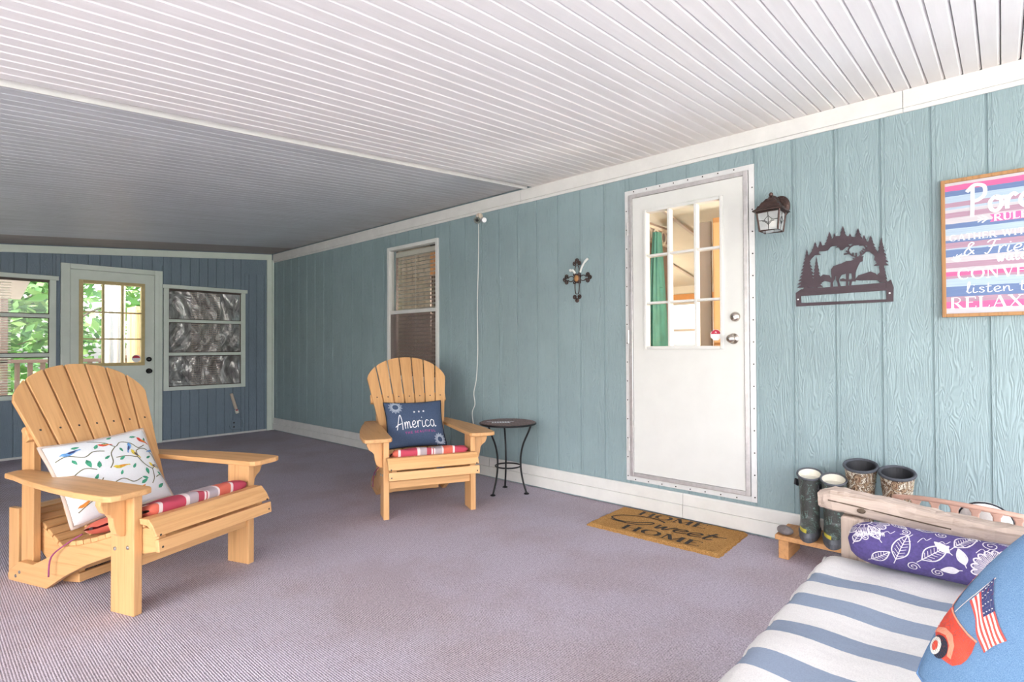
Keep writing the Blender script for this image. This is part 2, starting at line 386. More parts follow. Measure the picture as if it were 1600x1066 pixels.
def obj(name, mb, mat, parent=None, bevel=0, smooth=False, label=None, kind=None, loc=None, M=None, subsurf=0):
    me = bpy.data.meshes.new(name); me.from_pydata([tuple(v) for v in mb.v], [], mb.f); me.update()
    bm = bmesh.new(); bm.from_mesh(me); bmesh.ops.recalc_face_normals(bm, faces=bm.faces); bm.to_mesh(me); bm.free()
    if mat: me.materials.append(MAT[mat])
    if smooth:
        for p in me.polygons: p.use_smooth = True
    o = bpy.data.objects.new(name, me); C.objects.link(o)
    if parent: o.parent = parent
    if loc: o.location = loc
    if M: o.matrix_local = M
    if bevel:
        b = o.modifiers.new('bevel', 'BEVEL'); b.width = bevel; b.segments = 2; b.limit_method = 'ANGLE'; b.angle_limit = radians(40)
    if subsurf:
        b = o.modifiers.new('sub', 'SUBSURF'); b.levels = subsurf; b.render_levels = subsurf
    if label: o['label'] = label
    if kind: o['kind'] = kind
    return o
def box(name, mat, dims, parent=None, bevel=0, **k): return obj(name, MB().box(*dims), mat, parent, bevel, **k)
def thing(name, label, cat, loc=(0, 0, 0), rotz=0, group=None):
    o = bpy.data.objects.new(name, None); C.objects.link(o); o.empty_display_size = .1
    o.location = loc; o.rotation_euler = (0, 0, rotz); tag(o, label, cat, group); return o
def tag(o, label, cat, group=None):
    o['label'] = label; o['category'] = cat
    if group: o['group'] = group
    return o
def struct(name, loc=(0, 0, 0), rotz=0, label=None):
    o = bpy.data.objects.new(name, None); C.objects.link(o); o.location = loc; o.rotation_euler = (0, 0, rotz); o['kind'] = 'structure'
    if label: o['label'] = label
    return o
def copy_tree(o, parent=None):
    c = o.copy(); C.objects.link(c); c.parent = parent
    for ch in list(o.children): copy_tree(ch, c)
    return c
def rects_minus(r, holes):
    out = [r]
    for h in holes:
        nxt = []
        for (a, b, c, d) in out:
            x0, x1, z0, z1 = max(a, h[0]), min(b, h[1]), max(c, h[2]), min(d, h[3])
            if x0 >= x1 or z0 >= z1: nxt.append((a, b, c, d)); continue
            if a < x0: nxt.append((a, x0, c, d))
            if x1 < b: nxt.append((x1, b, c, d))
            if c < z0: nxt.append((x0, x1, c, z0))
            if z1 < d: nxt.append((x0, x1, z1, d))
        out = nxt
    return [q for q in out if q[1]-q[0] > .004 and q[3]-q[2] > .004]
def smooth_path(pts, n=6, closed=False):
    pts = [Vector(p) for p in pts]; m = len(pts); out = []
    if m < 3: return pts
    for i in range(m if closed else m-1):
        g = (lambda k: pts[k % m]) if closed else (lambda k: pts[max(0, min(m-1, k))])
        p0, p1, p2, p3 = g(i-1), g(i), g(i+1), g(i+2)
        for k in range(n):
            t = k/n
            out.append(.5*((2*p1)+(p2-p0)*t+(2*p0-5*p1+4*p2-p3)*t*t+(3*p1-p0-3*p2+p3)*t**3))
    if not closed: out.append(pts[-1])
    return out

# ---- flat print: strokes and filled shapes laid on a surface map fn(x, y) -> 3D
def stroke2d(pts, wd, closed=False):
    pts = [Vector((p[0], p[1])) for p in pts]; m = len(pts); q = []
    for i, p in enumerate(pts):
        if closed: t = pts[(i+1) % m]-pts[i-1]
        else: t = pts[min(i+1, m-1)]-pts[max(i-1, 0)]
        t = t.normalized() if t.length > 1e-9 else Vector((1, 0)); nn = Vector((-t.y, t.x))
        wi = (wd(i/max(1, m-1)) if callable(wd) else wd)/2
        q.append((p+nn*wi, p-nn*wi))
    fs = []
    for i in range(m if closed else m-1):
        j = (i+1) % m; fs.append([q[i][0], q[i][1], q[j][1], q[j][0]])
    return fs
def fill2d(poly):
    ps = [Vector((p[0], p[1], 0)) for p in poly]
    return [[Vector((ps[i].x, ps[i].y)) for i in t] for t in tessellate_polygon([ps])]
def densify(fs, mx):
    out = []; st = list(fs)
    while st:
        f = st.pop()
        e = [(f[(i+1) % len(f)]-f[i]).length for i in range(len(f))]; k = max(range(len(f)), key=lambda i: e[i])
        if e[k] <= mx or len(out) > 6000: out.append(f); continue
        m = (f[k]+f[(k+1) % len(f)])/2
        if len(f) == 4:
            k2 = (k+2) % 4; m2 = (f[k2]+f[(k2+1) % 4])/2; n1 = (k+1) % 4
            st.append([m, f[n1], f[k2], m2]); st.append([f[k], m, m2, f[(k2+1) % 4]])
        else:
            st.append([f[k], m, f[(k+2) % 3]]); st.append([m, f[(k+1) % 3], f[(k+2) % 3]])
    return out
def prints(name, fs, fn, mat, parent, mx=None, label=None):
    if mx: fs = densify(fs, mx)
    mb = MB()
    e = 1e-3
    for k, f in enumerate(fs):
        c = sum(f, Vector((0, 0)))/len(f); p0 = Vector(fn(c.x, c.y)); nn = (Vector(fn(c.x+e, c.y))-p0).cross(Vector(fn(c.x, c.y+e))-p0)
        nn = nn.normalized() if nn.length > 1e-12 else Vector((0, 0, 0))
        mb.add([Vector(fn(p.x, p.y))+nn*((k % 23)*2.5e-5) for p in f], [tuple(range(len(f)))])
    o = obj(name, mb, mat, parent, label=label); return o
def prints_each(name, shapes, fn, mat, parent, mx=None):
    for fs in shapes: prints(name, fs, fn, mat, parent, mx)
def xf(fs, sx, sy, ox, oy, rot=0, shear=0):
    c, s = cos(rot), sin(rot); out = []
    for f in fs:
        g = []
        for p in f:
            x, y = p.x*sx+p.y*sy*shear, p.y*sy; g.append(Vector((x*c-y*s+ox, x*s+y*c+oy)))
        out.append(g)
    return out
SCR = {  # handwriting strokes, x-height .5, cap 1
 'a': (.5, [[(.38,.42),(.2,.5),(.05,.3),(.08,.08),(.22,0),(.36,.2),(.38,.45),(.38,.15),(.45,0),(.54,.08)]]),
 'c': (.42, [[(.36,.4),(.22,.5),(.06,.32),(.06,.12),(.2,0),(.44,.12)]]),
 'e': (.42, [[(.04,.2),(.25,.26),(.34,.4),(.22,.5),(.07,.36),(.07,.12),(.2,0),(.44,.12)]]),
 'h': (.48, [[(.04,.1),(.16,.6),(.2,.95),(.14,1),(.1,.5),(.08,0)], [(.08,.2),(.2,.45),(.32,.46),(.34,.2),(.38,.02),(.5,.1)]]),
 'i': (.26, [[(.08,.48),(.06,.1),(.14,0),(.28,.1)], [(.09,.68),(.12,.73)]]),
 'l': (.26, [[(.02,.1),(.16,.6),(.2,.95),(.13,1),(.08,.6),(.08,.1),(.16,0),(.28,.1)]]),
 'm': (.6, [[(.04,.48),(.06,0)], [(.06,.2),(.14,.44),(.24,.46),(.25,.2),(.25,0)], [(.25,.2),(.34,.44),(.44,.46),(.46,.2),(.48,.02),(.62,.1)]]),
 'n': (.46, [[(.04,.48),(.06,0)], [(.06,.2),(.16,.44),(.28,.46),(.3,.2),(.34,.02),(.48,.1)]]),
 'o': (.44, [[(.2,.5),(.05,.32),(.08,.06),(.24,0),(.37,.2),(.33,.44),(.2,.5),(.3,.4),(.46,.44)]]),
 'r': (.36, [[(.05,.48),(.06,0)], [(.06,.2),(.14,.42),(.26,.5),(.34,.42)]]),
 's': (.34, [[(.3,.42),(.18,.5),(.08,.4),(.2,.26),(.3,.14),(.2,0),(.04,.08)]]),
 't': (.32, [[(.14,.85),(.1,.1),(.2,0),(.33,.1)], [(0,.52),(.28,.56)]]),
 'w': (.54, [[(.04,.48),(.1,.05),(.16,0),(.26,.4),(.3,.05),(.38,0),(.48,.46),(.56,.44)]]),
 'd': (.54, [[(.36,.4),(.2,.5),(.05,.3),(.08,.06),(.22,0),(.36,.2),(.42,1),(.38,.15),(.46,0),(.56,.1)]]),
 'A': (.62, [[(.02,0),(.2,.6),(.36,1),(.46,.98),(.5,.5),(.48,-.05)], [(-.08,.22),(.2,.36),(.52,.4)]]),
 'P': (.54, [[(.14,1),(.12,.5),(.08,-.1)], [(-.04,.82),(.2,1.03),(.47,.93),(.46,.62),(.25,.46),(.12,.48)]]),
 'F': (.52, [[(-.02,.82),(.15,1),(.55,.96)], [(.32,.97),(.22,.4),(.1,0),(-.04,.08)], [(.08,.5),(.42,.54)]]),
 'S': (.55, [[(.55,.85),(.4,1),(.2,.85),(.3,.55),(.42,.25),(.2,0),(-.1,.1),(.08,.28)]]),
 '&': (.52, [[(.48,.05),(.16,.6),(.22,.92),(.36,.82),(.1,.4),(.05,.12),(.2,0),(.44,.34)]]),
}
def script(text, wd, gap=0):
    x = 0; fs = []
    for ch in text:
        if ch == ' ': x += .32; continue
        adv, sts = SCR[ch]
        for st in sts:
            p = [Vector((a+x, b, 0)) for a, b in st]; fs += stroke2d([(v.x, v.y) for v in smooth_path(p, 5)], wd)
        x += adv+gap
    return fs, x
def arc(cx, cy, rx, ry, a0, a1, n=14): return [(cx+rx*cos(radians(a0+(a1-a0)*i/n)), cy+ry*sin(radians(a0+(a1-a0)*i/n))) for i in range(n+1)]
CAP = {  # roman capitals: (advance, thick strokes, thin strokes, serif feet)
 'H': (.86, [[(.14,0),(.14,1)], [(.68,0),(.68,1)]], [[(.14,.52),(.68,.52)]], [(.14,0),(.14,1),(.68,0),(.68,1)]),
 'M': (1.0, [[(.2,1),(.5,.05)], [(.84,0),(.84,1)]], [[(.14,0),(.16,1)], [(.5,.05),(.82,1)]], [(.14,0),(.16,1),(.84,0),(.84,1)]),
 'E': (.7, [[(.14,0),(.14,1)]], [[(.14,.98),(.58,.98),(.6,.82)], [(.14,.52),(.46,.52)], [(.14,.02),(.6,.02),(.62,.2)]], [(.14,0),(.14,1)]),
 'R': (.78, [[(.14,0),(.14,1)], [(.34,.48),(.66,0)]], [[(.14,.98)]+arc(.34,.74,.24,.24,90,-90)+[(.14,.5)]], [(.14,0),(.68,0)]),
 'U': (.8, [[(.14,1),(.14,.3)]+arc(.38,.28,.24,.28,180,250,6)], [arc(.38,.28,.26,.27,250,360,8)+[(.64,1)]], [(.14,1),(.64,1)]),
 'L': (.66, [[(.14,0),(.14,1)]], [[(.14,.02),(.56,.02),(.6,.22)]], [(.14,0),(.14,1)]),
 'S': (.62, [[(.18,.68),(.42,.4)]], [arc(.32,.76,.2,.23,30,200,10), arc(.3,.25,.22,.25,50,-160,12)], []),
 'G': (.86, [arc(.42,.5,.34,.48,110,250,12)], [arc(.42,.5,.34,.49,110,45,8), arc(.42,.5,.34,.49,250,310,6)+[(.7,.4)], [(.52,.42),(.82,.42)]], []),
 'A': (.82, [[(.42,1),(.72,0)]], [[(.42,1),(.12,0)], [(.22,.34),(.6,.34)]], [(.12,0),(.72,0)]),
 'T': (.74, [[(.36,0),(.36,1)]], [[(.04,.8),(.06,.98),(.66,.98),(.68,.8)]], [(.36,0)]),
 'W': (1.1, [[(.1,1),(.32,0)], [(.54,1),(.76,0)]], [[(.32,0),(.54,1)], [(.76,0),(.98,1)]], [(.1,1),(.98,1)]),
 'I': (.36, [[(.17,0),(.17,1)]], [], [(.17,0),(.17,1)]),
 'C': (.8, [arc(.42,.5,.34,.48,110,250,12)], [arc(.42,.5,.34,.49,110,40,8)+[(.69,.68)], arc(.42,.5,.34,.49,250,320,8)], []),
 'O': (.88, [arc(.43,.5,.36,.48,130,230,10), arc(.43,.5,.36,.48,-50,50,10)], [arc(.43,.5,.36,.49,50,130,8), arc(.43,.5,.36,.49,230,310,8)], []),
 'N': (.86, [[(.16,1),(.68,0)]], [[(.14,0),(.14,1)], [(.68,0),(.68,1)]], [(.14,0),(.12,1),(.68,1)]),
 'V': (.8, [[(.1,1),(.42,0)]], [[(.42,0),(.7,1)]], [(.1,1),(.7,1)]),
 'X': (.8, [[(.12,1),(.68,0)]], [[(.1,0),(.66,1)]], [(.12,1),(.68,0),(.1,0),(.66,1)]),
 'B': (.7, [[(.14,0),(.14,1)]], [[(.14,.98)]+arc(.34,.75,.2,.23,90,-90,8)+[(.14,.52)]+arc(.36,.26,.24,.25,90,-90,8)+[(.14,.01)]], []),
 'F': (.64, [[(.14,0),(.14,1)]], [[(.14,.98),(.58,.98)], [(.14,.52),(.46,.52)]], []),
}
def caps(text, thick=.15, thin=.055, serif=True, gap=.05):
    x = 0; fs = []
    for ch in text:
        if ch == ' ': x += .45; continue
        adv, tk, tn, sf = CAP[ch]
        for st in tk: fs += stroke2d([(a+x, b) for a, b in st], thick)
        for st in tn: fs += stroke2d([(a+x, b) for a, b in st], thin)
        if serif:
            for a, b in sf:
                bb = .02 if b == 0 else .98; fs += stroke2d([(a+x-.13, bb), (a+x+.13, bb)], thin*.9)
        x += adv+gap
    return fs, x
def fitted(fsx, width, height, ox, oy, rot=0, shear=0):
    fs, x = fsx; return xf(fs, width/x, height, ox, oy, rot, shear)

# ================================================================== THE SETTING
box('floor', 'carpet', (XO, D+.05, YE, L+.05, -.08, 0), kind='structure')
box('ground_yard', 'grass', (-45, 45, -45, 45, -.35, -.15), kind='structure')
box('ground_bounce_drive', 'concrete', (-16, XO-.02, -16, 14, -.2, -.1), kind='structure')  # unseen pale drive, put in to bounce sunlight up to the ceiling
box('ground_bounce_walk', 'concrete', (XO, 6, -14, YE-.02, -.2, -.1), kind='structure')  # unseen pale walk, added to bounce sunlight in at the open end

# --- long wall with vertical siding boards
door_h = (1.09, 1.965, .192, 2.212); win_h = (3.975, 4.79, .80, 2.166)
wr = MB()
for (a, b, c, d) in rects_minus((YE, L+.15, -.05, ZC+.25), [(door_h[0]+.045, door_h[1]-.045, door_h[2]+.045, door_h[3]-.045), (win_h[0]+.03, win_h[1]-.03, win_h[2]+.03, win_h[3]-.03)]):
    wr.box(D+.006, D+.075, a, b, c, d)
wall_r = obj('wall_right', wr, 'siding_groove', kind='structure')
PB = .2095; k0 = -11
cache = {}
for k in range(k0, 37):
    ya, yb = .047+PB*k+.0035, .047+PB*(k+1)-.0035
    yb = min(yb, L)
    if yb-ya < .02: continue
    for (a, b, c, d) in rects_minus((ya, yb, .0, 2.33), [door_h, win_h]):
        key = (round(b-a, 3), round(d-c, 3))
        if key in cache:
            o = cache[key].copy(); C.objects.link(o)
        else:
            wd, hh = b-a, d-c; mb = MB()
            # board face with a shallow second line beside the groove
            prof = [(0, .006), (.002, 0), (max(.004, wd-.018), 0), (max(.005, wd-.017), .0018), (max(.006, wd-.014), .0018), (max(.007, wd-.013), 0), (wd-.002, 0), (wd, .006)] if wd > .08 else [(0, .006), (.002, 0), (wd-.002, 0), (wd, .006)]
            mb.prism([(x, y) for y, x in prof], 0, hh, 'z'); o = obj('siding_board', mb, 'siding_teal'); cache[key] = o
        o.parent = wall_r; o.location = (D, a, c)
# --- end wall
LW = (.10, 1.055, .605, 1.90); ED = (1.092, 2.042, 0, 2.052); RW = (2.055, 3.005, .615, 1.898)
wb = MB()
holes_b = [(LW[0]+.03, LW[1]-.03, LW[2]+.03, LW[3]-.03), (ED[0]+.05, ED[1]-.05, ED[2], ED[3]-.05), (RW[0]+.03, RW[1]-.03, RW[2]+.03, RW[3]-.03)]
def zc(x): return ZC-SL*(D-x)
for (a, b, c, d) in rects_minus((XO, D+.07, -.05, 2.75), holes_b): wb.box(a, b, L+.009, L+.07, c, d)
wall_b = obj('wall_back', wb, 'siding_groove', kind='structure'); wall_b.data.materials[0] = MAT['siding_shaded']
cache = {}
x = -.6
while x < D-.02:
    xa, xb = x+.003, min(x+.1015-.003, D)
    for (a, b, c, d) in rects_minus((xa, xb, .02, 2.12), [LW, ED, RW]):
        if c > 1.8: d = min(2.35, zc(a)-.05)
        key = (round(b-a, 3), round(d-c, 3))
        if key in cache: o = cache[key].copy(); C.objects.link(o)
        else:
            wd = b-a; mb = MB(); q = min(.002, wd/3)
            mb.prism([(0, .010), (q, 0), (wd-q, 0), (wd, .010)], 0, d-c, 'z'); o = obj('siding_board', mb, 'siding_shaded'); cache[key] = o
        o.parent = wall_b; o.location = (a, L, c)
    x += .1015
# unseen wall closing the far part of the open side, set to darken that end
wall_l = box('wall_left_shading', 'siding_shaded', (XO-.08, XO, 3.02, L+.07, -.05, 2.0), kind='structure')
for y in (YE+.05, .9, 2.9): box('trim_7' if y < 0 else ('trim_8' if y < 1 else 'trim_9'), 'white_trim', (XO, XO+.1, y, y+.1, -.1, zc(XO)-.02), kind='structure')
box('trim_10', 'white_trim', (D-.12, D-.01, YE+.02, YE+.12, 0, ZC-.09), kind='structure')

# --- ceiling of ribbed pans, near white section and far grey section
PW = .0668
def slab(name, y0, y1, mat, dz):
    mb = MB(); mb.add([(x, y, zc(x)+dz+t) for t in (0, .05) for y in (y0, y1) for x in (XO-.5, D+.06)], [(0, 2, 3, 1), (4, 5, 7, 6), (0, 1, 5, 4), (2, 6, 7, 3), (0, 4, 6, 2), (1, 3, 7, 5)])
    return obj(name, mb, mat, kind='structure')
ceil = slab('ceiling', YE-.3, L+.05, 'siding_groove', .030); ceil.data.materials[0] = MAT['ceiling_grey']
def pan(name, mat, bev, lip, dz, ys):
    # across the rib (towards -Y): flat, bevel up, slot
    prof = [(0, .020), (0, 0), (-(PW-bev-.003), 0), (-(PW-.003), lip), (-(PW-.0012), .022)]
    xs = (XO-.4, D-.006); vs = []
    for X in xs:
        for (y, z) in prof: vs.append((X, y, zc(X)+dz+z))
    n = len(prof); fs = [(i, i+1, n+i+1, n+i) for i in range(n-1)]+[(n-1, 0, n, 2*n-1), tuple(range(n)), tuple(range(n, 2*n))]
    p0 = None
    for y in ys:
        if p0 is None: o = p0 = obj(name, MB().add(vs, fs), mat)
        else: o = p0.copy(); C.objects.link(o)
        o.parent = ceil; o.location = (0, y, 0)
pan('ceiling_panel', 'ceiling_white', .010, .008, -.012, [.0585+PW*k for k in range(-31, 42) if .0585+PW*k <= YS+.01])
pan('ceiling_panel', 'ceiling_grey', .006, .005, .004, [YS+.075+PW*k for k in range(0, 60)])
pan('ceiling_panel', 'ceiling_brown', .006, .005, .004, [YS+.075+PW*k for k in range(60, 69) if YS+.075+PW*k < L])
mb = MB(); mb.add([(x, y, zc(x)+t) for t in (-.016, .02) for y in (YS+.003, YS+.009) for x in (XO-.4, D-.006)], [(0, 2, 3, 1), (4, 5, 7, 6), (0, 1, 5, 4), (2, 6, 7, 3), (0, 4, 6, 2), (1, 3, 7, 5)])
obj('trim_11', mb, 'white_trim', kind='structure')
box('roof_house', 'white_trim', (D-.02, 9.5, -3, 12, 2.75, 2.83), kind='structure')

# --- trims
tr = struct('trim_1')
for a, b in ((YE, .362), (.364, 2.922), (2.924, L-.045)):
    o = box('trim_board', 'white_trim', (D-.020, D-.0005, a, b, 2.322, ZC-.012), tr, .002)
    box('trim_lip', 'white_trim', (D-.012, D-.0005, a, b, 2.300, 2.3215), o, .002)
mb = MB(); mb.add([(x, y, z) for y in (L-.020, L-.0005) for x, z in ((XO, zc(XO)-.082), (D-.022, zc(D-.022)-.082), (D-.022, zc(D-.022)-.006), (XO, zc(XO)-.006))],
                  [(0, 1, 2, 3), (4, 7, 6, 5), (0, 4, 5, 1), (1, 5, 6, 2), (2, 6, 7, 3), (3, 7, 4, 0)])
obj('trim_2', mb, 'green_lit_white', kind='structure')
mb = MB().box(D-.085, D-.0215, L-.020, L-.0005, .0, 2.34).box(D-.020, D-.0005, L-.040, L-.0005, .0, 2.34)
obj('trim_3', mb, 'green_lit_white', kind='structure', bevel=.002)
box('baseboard_back', 'white_trim', (2.045, D-.09, L-.012, L-.0005, 0, .022), kind='structure')
box('baseboard_back_end', 'white_trim', (XO, 1.09, L-.012, L-.0005, 0, .022), kind='structure')
bb = struct('baseboard_right')
for a, b in ((YE, .62), (.622, 1.55), (1.552, 3.30), (3.304, 5.0), (5.002, L-.045)):
    o = obj('baseboard_plank', MB().prism([(D-.020, .012), (D-.0005, .012), (D-.0005, .095), (D-.020, .095)], a, b, 'y'), 'white_trim', bb, .003)
    obj('baseboard_cap', MB().prism([(D-.014, .096), (D-.0005, .096), (D-.0005, .170), (D-.010, .170), (D-.014, .160)], a, b, 'y'), 'white_trim', o, .002)

# ================================================================== DOOR on the long wall
R = -pi/2     # long-wall things: local x runs to the right in view, local y into the wall
d1 = struct('door_1', (D, 1.528, .192), R, 'white half-glass door with nine panes and aluminium frame')
W2, HH = .437, 2.018
fr = MB()
for q in ((-W2, -W2+.032, 0, HH), (W2-.032, W2, 0, HH), (-W2+.032, W2-.032, 0, .032), (-W2+.032, W2-.032, HH-.032, HH)): fr.box(q[0], q[1], -.006, -.0006, q[2], q[3])
frame = obj('door_frame', fr, 'white_metal', d1, .001)
fr = MB()
for q in ((-W2+.034, -W2+.062, .034, HH-.034), (W2-.062, W2-.034, .034, HH-.034), (-W2+.062, W2-.062, .034, .060), (-W2+.062, W2-.062, HH-.060, HH-.034)): fr.box(q[0], q[1], -.020, .040, q[2], q[3])
obj('door_jamb', fr, 'aluminium', d1, .003)
sc0 = MB().lathe([(.0045, 0), (.004, .003), (.001, .004)], 8, M=Matrix.Rotation(pi/2, 4, 'X'))
sc = None
pts = [(-W2+.012, .03+.132*k) for k in range(15)]+[(W2-.012, .03+.132*k) for k in range(15)]+[(-W2+.07+.098*k, .012) for k in range(8)]+[(-W2+.07+.098*k, HH-.012) for k in range(8)]
for (x, z) in pts:
    if sc is None: sc = obj('frame_screw', sc0, 'screw_dark')
    else: o = sc.copy(); C.objects.link(o); sc = o
    sc.parent = frame; sc.location = (x, -.0055, z)
gx0, gx1, gz0, gz1 = -.288, .254, .910, 1.862
gx = [gx0+.022, -.105, .077, gx1-.022]; gz = [gz0+.022, 1.224, 1.545, gz1-.022]
sb = MB()
for (a, b, c, d) in rects_minus((-W2+.064, W2-.064, .062, HH-.062), [(gx0+.02, gx1-.02, gz0+.02, gz1-.02)]): sb.box(a, b, -.012, .030, c, d)
obj('door_leaf', sb, 'white_paint', d1)
fr = MB()
for q in ((gx0, gx0+.022, gz0, gz1), (gx1-.022, gx1, gz0, gz1), (gx0+.022, gx1-.022, gz0, gz0+.022), (gx0+.022, gx1-.022, gz1-.022, gz1)): fr.box(q[0], q[1], -.024, .034, q[2], q[3])
lf = obj('glazing_frame', fr, 'white_paint', d1, .005)
for i in (1, 2): box('muntin', 'white_paint', (gx[i]-.009, gx[i]+.009, -.020, .030, gz[0], gz[3]), lf, .003)
for j in (1, 2):
    for i in range(3): box('muntin', 'white_paint', (gx[i]+(.009 if i else 0), gx[i+1]-(.009 if i < 2 else 0), -.020, .030, gz[j]-.008, gz[j]+.008), lf, .003)
for i in range(3):
    for j in range(3): box('pane', 'glass', (gx[i], gx[i+1], .006, .009, gz[j], gz[j+1]), lf)
st = obj('security_sticker', MB().prism([(.196+.036*cos(2*pi*(k+.5)/8), 1.0+.036*sin(2*pi*(k+.5)/8)) for k in range(8)], .0025, .0055, 'y'), 'sticker_white', d1, label='small octagonal red and white security sticker')
obj('sticker_band', MB().prism([(.196+.030*cos(a), 1.006+.026*sin(a)) for a in [pi*k/8 for k in range(9)]], .0012, .0024, 'y'), 'sticker_red', st)
prints('sticker_text', fitted(caps('A', .2, .1, False), .016, .010, .188, 1.012), lambda x, y: (x, .0008, y), 'sticker_white', st)
def knob(parent, x, z, mat, key=True, ball=True, s=1):
    Mx = Matrix.Rotation(pi/2, 4, 'X')
    p = [(.033*s, 0), (.032*s, .006), (.014*s, .010), (.012*s, .028), (.022*s, .036), (.026*s, .048), (.022*s, .060), (.008*s, .064), (.001, .0645)] if ball else [(.030*s, 0), (.029*s, .010), (.024*s, .018), (.016*s, .021), (.001, .0215)]
    o = obj('door_knob' if ball else 'deadbolt', MB().lathe(p, 24, M=Mx), mat, parent, smooth=True); o.location = (x, -.0125, z)
    if key: obj('keyhole', MB().lathe([(.007*s, 0), (.006*s, .003), (.001, .0032)], 10, M=Mx), 'screw_dark' if mat != 'nickel' else 'aluminium', o).location = (0, -(.0635 if ball else .0208), 0)
knob(d1, .310, .975, 'nickel'); knob(d1, .322, 1.108, 'nickel', True, False)
for z in (.25, 1.0, 1.75): obj('hinge', MB().tube([(-W2+.030, -.022, z-.045), (-W2+.030, -.022, z+.045)], .006, 8), 'aluminium', d1)

# --- room behind that door
def room(x0, x1, y0, y1, z0, mats, far_hole=None, z1n=2.38, z1f=2.38, pre='kitchen'):
    box('floor_'+pre, mats[0], (x0, x1, y0, y1, z0-.05, z0), kind='structure')
    box('wall_%s_near' % pre, mats[1], (x0, x1, y0-.05, y0, z0, z1n+.1), kind='structure')
    box('wall_%s_end' % pre, mats[1], (x0, x1, y1, y1+.05, z0, z1n+.1), kind='structure')
    mb = MB()
    for (a, b, c, d) in rects_minus((y0-.05, y1+.05, z0, z1n+.1), [far_hole] if far_hole else []): mb.box(x1, x1+.06, a, b, c, d)
    obj('wall_%s_far' % pre, mb, mats[1], kind='structure')
    mb = MB(); mb.add([(x, y, (z1n if x == x0 else z1f)+t) for t in (0, .06) for y in (y0-.05, y1+.05) for x in (x0, x1+.06)], [(0, 2, 3, 1), (4, 5, 7, 6), (0, 1, 5, 4), (2, 6, 7, 3), (0, 4, 6, 2), (1, 3, 7, 5)])
    return obj('ceiling_'+pre, mb, mats[2], kind='structure')
xk0, xk1 = D+.09, 6.6
ck = room(xk0, xk1, .4, 3.45, .15, ('grey_wall', 'orange_wood', 'inner_ceiling'), (2.60, 3.28, .98, 1.70), 2.40, 1.88, 'kitchen')
bpy.data.objects['wall_kitchen_far'].data.materials[0] = MAT['inner_ceiling']
for y in (1.5, 2.1, 2.7):
    mb = MB(); mb.add([(x, y+dy, (2.40-(2.40-1.88)*(x-xk0)/(xk1-xk0))+t) for t in (-.012, .002) for dy in (0, .03) for x in (xk0, xk1)], [(0, 2, 3, 1), (4, 5, 7, 6), (0, 1, 5, 4), (2, 6, 7, 3), (0, 4, 6, 2), (1, 3, 7, 5)])
    obj('ceiling_batten', mb, 'white_trim', ck)
w4 = struct('window_4', (xk1, 2.94, .985), R)
for q in ((-.34, -.30, 0, .71), (.30, .34, 0, .71), (-.30, .30, 0, .04), (-.30, .30, .67, .71), (-.30, .30, .33, .36)): box('window_frame', 'white_paint', (q[0], q[1], -.01, .05, q[2], q[3]), w4)
box('window_header', 'orange_wood', (-.45, .45, -.03, -.012, .72, .80), w4); box('pane', 'glass', (-.30, .30, .02, .024, .04, .67), w4)
pt = box('wall_partition', 'grey_wall', (xk0, 4.62, 2.24, 2.30, .15, 2.19), kind='structure')
pc = thing('panelled_cabinet', 'tall orange-tan panelled cabinet seen through right panes of white door', 'cabinet', (4.30, 1.40, .15), R)
box('body', 'orange_wood', (-.32, .32, .022, .40, 0, 2.0), pc)
box('door_panel', 'inner_wood', (-.31, .10, 0, .02, .05, .98), pc, .004); box('door_panel', 'inner_wood', (-.31, .10, 0, .02, 1.0, 1.96), pc, .004)
box('door_panel', 'inner_wood', (.11, .31, 0, .02, .05, 1.96), pc, .004)
for z in [1.02+.09*k for k in range(11)]:
    for xx in (-.215, -.19): o = obj('peg_hole', MB().lathe([(.004, 0), (.001, .001)], 6, M=Matrix.Rotation(pi/2, 4, 'X')), 'screw_dark', pc); o.location = (xx, -.0002, z)
gp = thing('grey_folding_panel', 'narrow grey-brown panel beside cabinet behind the door glass', 'panel', (4.32, 1.79, .15), R)
box('panel_board', 'grey_wall', (-.052, .052, 0, .03, 0, 1.98), gp, .003); box('panel_foot', 'room_dark', (-.052, .052, -.02, -.0005, 0, .03), gp)
rk = thing('coat_rack', 'white cut-out coat rack on wall behind the door glass', 'coat rack', (4.27, 2.2385, 2.04), 0)
mb = MB().box(-.30, .30, -.015, 0, .10, .125).box(-.30, .30, -.015, 0, -.03, -.005)
obj('rack_rail', mb, 'cream', rk, .003)
for k, x in enumerate((-.2, -.06, .08, .22)): obj('rack_letter', MB().tube([(x+.045*cos(2*pi*i/14), -.010, .048+.05*sin(2*pi*i/14)) for i in range(14)], .008, 6, True), 'cream', rk)
for x in (-.15, .0, .16): obj('rack_hook', MB().tube([(x, -.014, -.02), (x, -.05, -.03), (x, -.055, .0)], .006, 6), 'cream', rk)
ct = thing('green_apron', 'teal green garment hanging from coat rack behind the door glass', 'garment', (4.22, 2.155, 1.02), 0)
def gar(u, v):
    z = 1.06*v; wd = .23*(1-.72*v**1.4)+.01; a = 2*pi*u
    rr = 1+.10*sin(9*a+3*v)+.06*sin(5*a)
    return (wd*cos(a)*rr*.62, .055*sin(a)*rr*(1-.5*v), z)
obj('garment_body', MB().grid(gar, 64, 24, True), 'green_cloth', ct, smooth=True)
obj('waist_band', MB().tube([(.075*cos(2*pi*i/24), .036*sin(2*pi*i/24), .60) for i in range(24)], .008, 6, True), 'green_cloth', ct, smooth=True)
